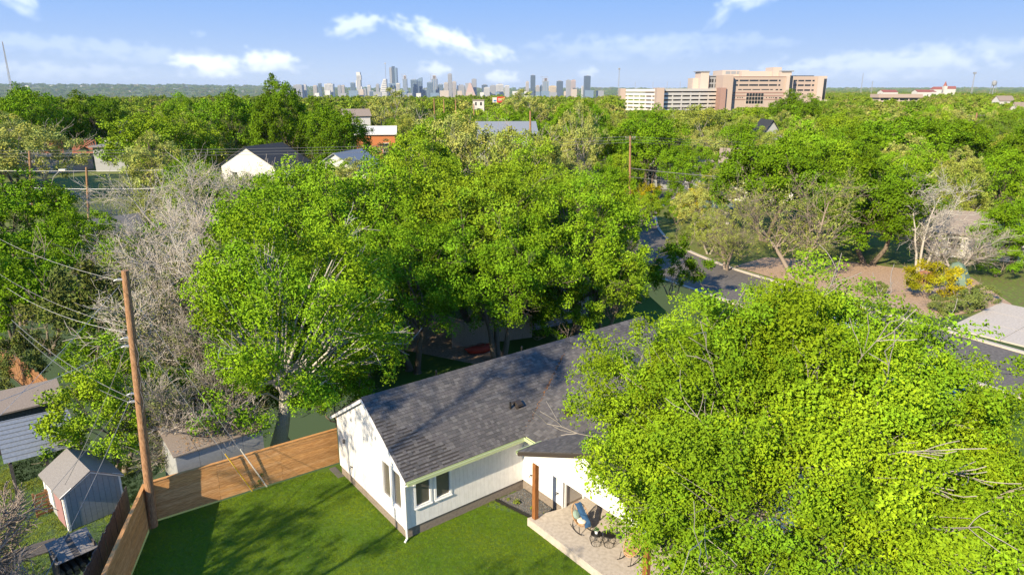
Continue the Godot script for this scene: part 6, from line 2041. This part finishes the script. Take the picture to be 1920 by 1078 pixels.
	# keep houses and the street in sight: place, reach, lowest height to be seen
	var seen := [[-40.5, -112, 7.0, 3.0], [-26.5, -112, 7.5, 5.0], [-27.2, -140, 5.0, 6.0], [-40.5, -182, 5.0, 9.0], [-36.5, -61, 3.0, 3.0], [36.5, -108, 3.0, 5.0], [30, -122, 2.0, 2.5], [-88, -142, 9.0, 3.0], [-104, -185, 8.0, 4.0], [50.5, -70, 2.5, 2.5], [-1, -112, 3.0, 11.0], [-15.8, -332, 5.0, 8.5], [-7.8, -420, 7.0, 8.5], [125.6, -190, 3.0, 6.5], [-66, -95, 9.0, 1.0], [-53, -86, 4.0, 0.5], [16.5, -96, 4.0, 0.0], [25.6, -84.5, 3.0, 0.0], [-28, -260, 2.0, 8.0], [-25, -260, 2.0, 8.0], [-20.6, -258, 2.0, 8.0], [-13, -240, 2.0, 8.0], [230, -420, 15.0, 11.0], [216, -300, 5.0, 9.0], [105, -560, 16.0, 1.0], [145, -560, 32.0, 1.0], [205, -570, 34.0, 3.0], [242, -575, 15.0, 8.0]]
	var r := RandomNumberGenerator.new()
	r.seed = 300
	var room := func(x: float, z: float, rad: float) -> float:  # how tall a tree may be there
		var most := 99.0
		for t in seen:
			if Vector2(x - t[0], z - t[1]).length() < (t[2] if t[1] > -300 else 6.0) + rad * 0.6:
				return 0.0
			if z > t[1]:
				var k: float = z / t[1]
				if absf(x - t[0] * k) < t[2] * k + rad * 0.7:
					most = minf(most, 16.5 + (t[3] - 16.5) * k)
		return most
	var rows := {}
	var n := 0
	var tries := 0
	var names := {"bright": "bright green", "dense": "dark green", "lush": "green", "olive": "olive", "fresh": "yellow-green", "wood": "deep green", "pale": "pale tan-green"}
	while n < 275 and tries < 20000:
		tries += 1
		var z := -(52.0 + 160.0 * pow(r.randf(), 0.72))
		var x := r.randf_range(-0.84, 0.84) * -z
		if absf(x - 15.5) < 6.5 and z > -104 or z > -70 and x > -24.0 and x < 44.0:
			continue
		var h := r.randf_range(7.0, 12.8) if z < -80 else r.randf_range(5.5, 9.5)
		var rad := h * r.randf_range(0.38, 0.56)
		var free := true
		for p in placed:
			if Vector2(x - p[0], z - p[1]).length() < (rad + p[2]) * 0.66:
				free = false
				break
		h = minf(h, room.call(x, z, rad))
		if not free or h < 6.0:
			continue
		placed.append([x, z, rad])
		var kind: String = ["lush", "bright", "olive", "wood", "fresh", "dense", "pale", "wood", "olive", "pale"][r.randi() % 10]
		var side := "left of the skyline" if x / -z < -0.32 else "below the skyline" if x / -z < 0.12 else "below the hospital" if x / -z < 0.46 else "at the right"
		var one := plant("neighbourhood_tree", sets[kind][r.randi() % 2], "", "tree", Vector3(x, 0, z), M.bark, M.leaf, Vector3(rad / 6.0, h / 12.0, rad / 6.0), r.randf() * TAU, "crowns in the sea of trees, %s" % side)
		var key := "%s treetop %s" % [names[kind], side]
		if not rows.has(key):
			rows[key] = []
		rows[key].append([x / -z, one])
		n += 1
	for key in rows:  # tell them apart by their order in the view
		rows[key].sort_custom(func(a: Array, b: Array) -> bool: return a[0] < b[0])
		for i in rows[key].size():
			rows[key][i][1].set_meta("label", "%s, %s of that colour from left" % [key, ordinal(i)])
	print("neighbourhood trees ", n, " tries ", tries, " triangles ", triangles)
	# woods beyond
	var far := []
	for i in 4:
		far.append(grow(400 + i, {"h": 12.0, "r": 6.5, "low": 0.5, "lobes": 16, "clumps": 190, "leaves": 13, "leaf": 0.75, "clump": 1.25, "col": [Color(0.175, 0.265, 0.025), Color(0.27, 0.285, 0.07), Color(0.135, 0.215, 0.02), Color(0.21, 0.29, 0.03)][i], "spread": 0.2, "boughs": 0}))
	for i in 4:
		var spots := []
		for band in [[205.0, 720.0, 950, 0.72, 1.05], [700.0, 2600.0, 1900, 0.85, 1.2], [2500.0, 14500.0, 3200, 2.2, 4.5]]:
			var c := 0
			while c < band[2]:
				c += 1
				var d: float = sqrt(lerpf(band[0] * band[0], band[1] * band[1], r.randf())) if band[0] < 2000 else lerpf(band[0], band[1], r.randf())
				var side := r.randf_range(-0.86, 0.86)
				var x := side * d
				var z := -d
				var k := r.randf_range(band[3], band[4])
				if d > 2000:
					k *= clampf(d / 7000.0, 0.5, 1.6)
				var hh := k * r.randf_range(0.75, 1.05)
				if band[0] < 700:
					hh = minf(hh, room.call(x, z, 6.5 * k) / 12.0)
					if hh < 0.3 or (x > 85 and x < 262 and z < -548 and z > -630):
						continue
				if d > 6000 and d < 7700 and x > -2400 and x < 1000:
					hh *= 0.5
				spots.append(Transform3D(Basis(Vector3.UP, r.randf() * TAU).scaled(Vector3(k, hh * (0.6 if d > 2000 else 1.0), k)), Vector3(x, ground_height(x, z) - 0.4, z)))
		var mm := MultiMesh.new()
		mm.transform_format = MultiMesh.TRANSFORM_3D
		mm.mesh = far[i][1]
		mm.instance_count = spots.size()
		for k in spots.size():
			mm.set_instance_transform(k, spots[k])
		var o := MultiMeshInstance3D.new()
		o.name = numbered("distant_woodland")
		o.multimesh = mm
		o.material_override = M.leaf
		add_child(o)
		tag(o, "far-off treetops merging into woodland towards the city, %s ones" % ["mid-green", "olive", "dark green", "light green"][i], "woodland", "far woods", "stuff")


# ---------------------------------------------------------------- sky
func clouds() -> ImageTexture:
	var w := 3072
	var h := 1536
	var im := Image.create(w, h, false, Image.FORMAT_RGBA8)
	im.fill(Color(1, 1, 1, 0))
	var f := FastNoiseLite.new()
	f.seed = 9
	f.frequency = 1.0
	f.fractal_octaves = 5
	# azimuth (right of straight ahead) and height above the horizon, half width, half height in degrees, strength, tilt
	var list := [[-34.1, 5.6, 1.3, 1.15, 0.75, -0.5], [-36.2, 5.2, 1.25, 0.6, 0.4, -0.3], [-22.9, 1.6, 3.0, 1.0, 0.95, 0.0], [-18.6, 2.0, 2.5, 1.1, 0.95, 0.0], [-12.2, 4.6, 2.2, 1.0, 0.8, 0.15],
		[-5.5, 3.7, 4.7, 1.25, 1.0, -0.28], [-1.8, 2.9, 2.6, 0.8, 0.55, -0.2], [17.9, 6.5, 2.6, 1.1, 0.9, 0.2], [20.4, 7.1, 1.2, 0.6, 0.6, 0.5], [15.8, 5.2, 1.0, 0.7, 0.45, 0.6], [-6.0, 1.5, 1.5, 0.8, 0.6, 0.0], [-0.8, 0.9, 1.6, 0.6, 0.6, 0.0], [6.0, 1.3, 0.9, 0.6, 0.35, 0.0],
		[-21.0, 7.1, 0.8, 0.4, 0.2, 0.0], [-23.4, 3.9, 0.6, 0.3, 0.2, 0.0], [27.0, 1.6, 8.0, 1.2, 0.4, 0.0], [34.0, 2.6, 7.0, 1.0, 0.3, 0.05], [8.0, 3.0, 9.0, 1.2, 0.22, 0.0], [-30.0, 2.6, 9.0, 0.9, 0.25, -0.06], [14.0, 3.4, 9.0, 0.9, 0.2, 0.0], [-34.0, 1.2, 9.0, 0.7, 0.25, 0.0]]
	var r := RandomNumberGenerator.new()
	r.seed = 21
	for i in 60:  # the same kind of sky all round
		list.append([r.randf_range(48, 312), r.randf_range(1.2, 26), r.randf_range(1.0, 5.0), r.randf_range(0.5, 1.5), r.randf_range(0.3, 0.95), r.randf_range(-0.3, 0.3)])
	for i in 14:
		list.append([r.randf_range(-48, 312), r.randf_range(9.0, 26), r.randf_range(1.0, 5.0), r.randf_range(0.5, 1.5), r.randf_range(0.3, 0.95), r.randf_range(-0.3, 0.3)])
	var deg := w / 360.0
	for q in list:
		var k: float = 1.0 / maxf(cos(deg_to_rad(q[1])), 0.3)
		for y in range(int(h * 0.5 - (q[1] + q[3] * 2.2 + q[2] * absf(q[5])) * deg), int(h * 0.5 - maxf(0.0, q[1] - q[3] * 2.2 - q[2] * absf(q[5])) * deg)):
			for x in range(int((q[0] - q[2] * 1.7 * k) * deg), int((q[0] + q[2] * 1.7 * k) * deg)):
				var dx: float = (x / deg - q[0]) / k
				var el: float = (h * 0.5 - y) / deg
				var dy: float = el - q[1] - dx * q[5]
				var sy: float = q[3] if dy > 0 else q[3] * 0.8
				var size: float = q[3]
				var n := f.get_noise_3d((x / deg) * 0.55 / size, dy * 0.95 / size, q[0] * 3.1)
				var n2 := f.get_noise_3d((x / deg) * 1.5, dy * 2.6, q[0])
				var d: float = 1.0 - (dx * dx) / (q[2] * q[2]) - (dy * dy) / (sy * sy) + n * 1.15 + n2 * 0.4 + 0.12
				if d <= 0.0:
					continue
				var a: float = smoothstep(0.0, 1.15 if dy > 0 else 1.7, d) * q[4] * (0.82 + 0.18 * clampf(0.5 + dy / sy, 0.0, 1.0))
				var at := posmod(x, w)
				var old := im.get_pixel(at, y).a
				im.set_pixel(at, y, Color(1, 1, 1, old + (1.0 - old) * a))
	return ImageTexture.create_from_image(im)


func _ready() -> void:
	# camera
	var cam := Camera3D.new()
	cam.name = "camera"
	add_child(cam)
	cam.position = Vector3(0, 16.5, 0)
	cam.rotation_degrees = Vector3(-16.164, 0, 0)
	cam.fov = 45.67
	cam.near = 0.3
	cam.far = 60000.0
	cam.current = true
	# sky
	var sm := ProceduralSkyMaterial.new()
	sm.sky_top_color = lin(0.061, 0.190, 0.465)
	sm.sky_horizon_color = lin(0.331, 0.385, 0.451)
	sm.sky_curve = 0.062
	sm.ground_bottom_color = lin(0.05, 0.07, 0.03)
	sm.ground_horizon_color = lin(0.22, 0.26, 0.26)
	sm.sun_angle_max = 12.0
	sm.sky_cover = clouds()
	sm.sky_cover_modulate = Color(0.60, 0.57, 0.54, 1.0)
	var sky := Sky.new()
	sky.sky_material = sm
	var env := Environment.new()
	env.background_mode = Environment.BG_SKY
	env.sky = sky
	env.tonemap_mode = Environment.TONE_MAPPER_LINEAR
	env.tonemap_exposure = 2.15
	env.fog_enabled = true
	env.fog_density = 0.000028
	env.fog_light_color = Color(0.80, 0.88, 1.0)
	env.sdfgi_enabled = true
	env.ssao_enabled = true
	env.ssil_enabled = true
	var we := WorldEnvironment.new()
	we.environment = env
	add_child(we)
	# sun: low, from behind the camera's left shoulder
	var sun := DirectionalLight3D.new()
	sun.name = "sun"
	add_child(sun)
	var toward := Vector3(-0.62, 0.58, 0.785)
	sun.look_at_from_position(toward * 100.0, Vector3.ZERO)
	sun.light_energy = 1.45
	sun.light_color = Color(1.0, 0.93, 0.80)
	sun.light_angular_distance = 0.5
	sun.shadow_enabled = true

	R.seed = 1
	relief.seed = 12
	relief.frequency = 0.01
	relief.fractal_octaves = 4
	make_materials()
	build_ground()
	build_house()
	build_garden()
	build_neighbours()
	build_city()
	build_trees()
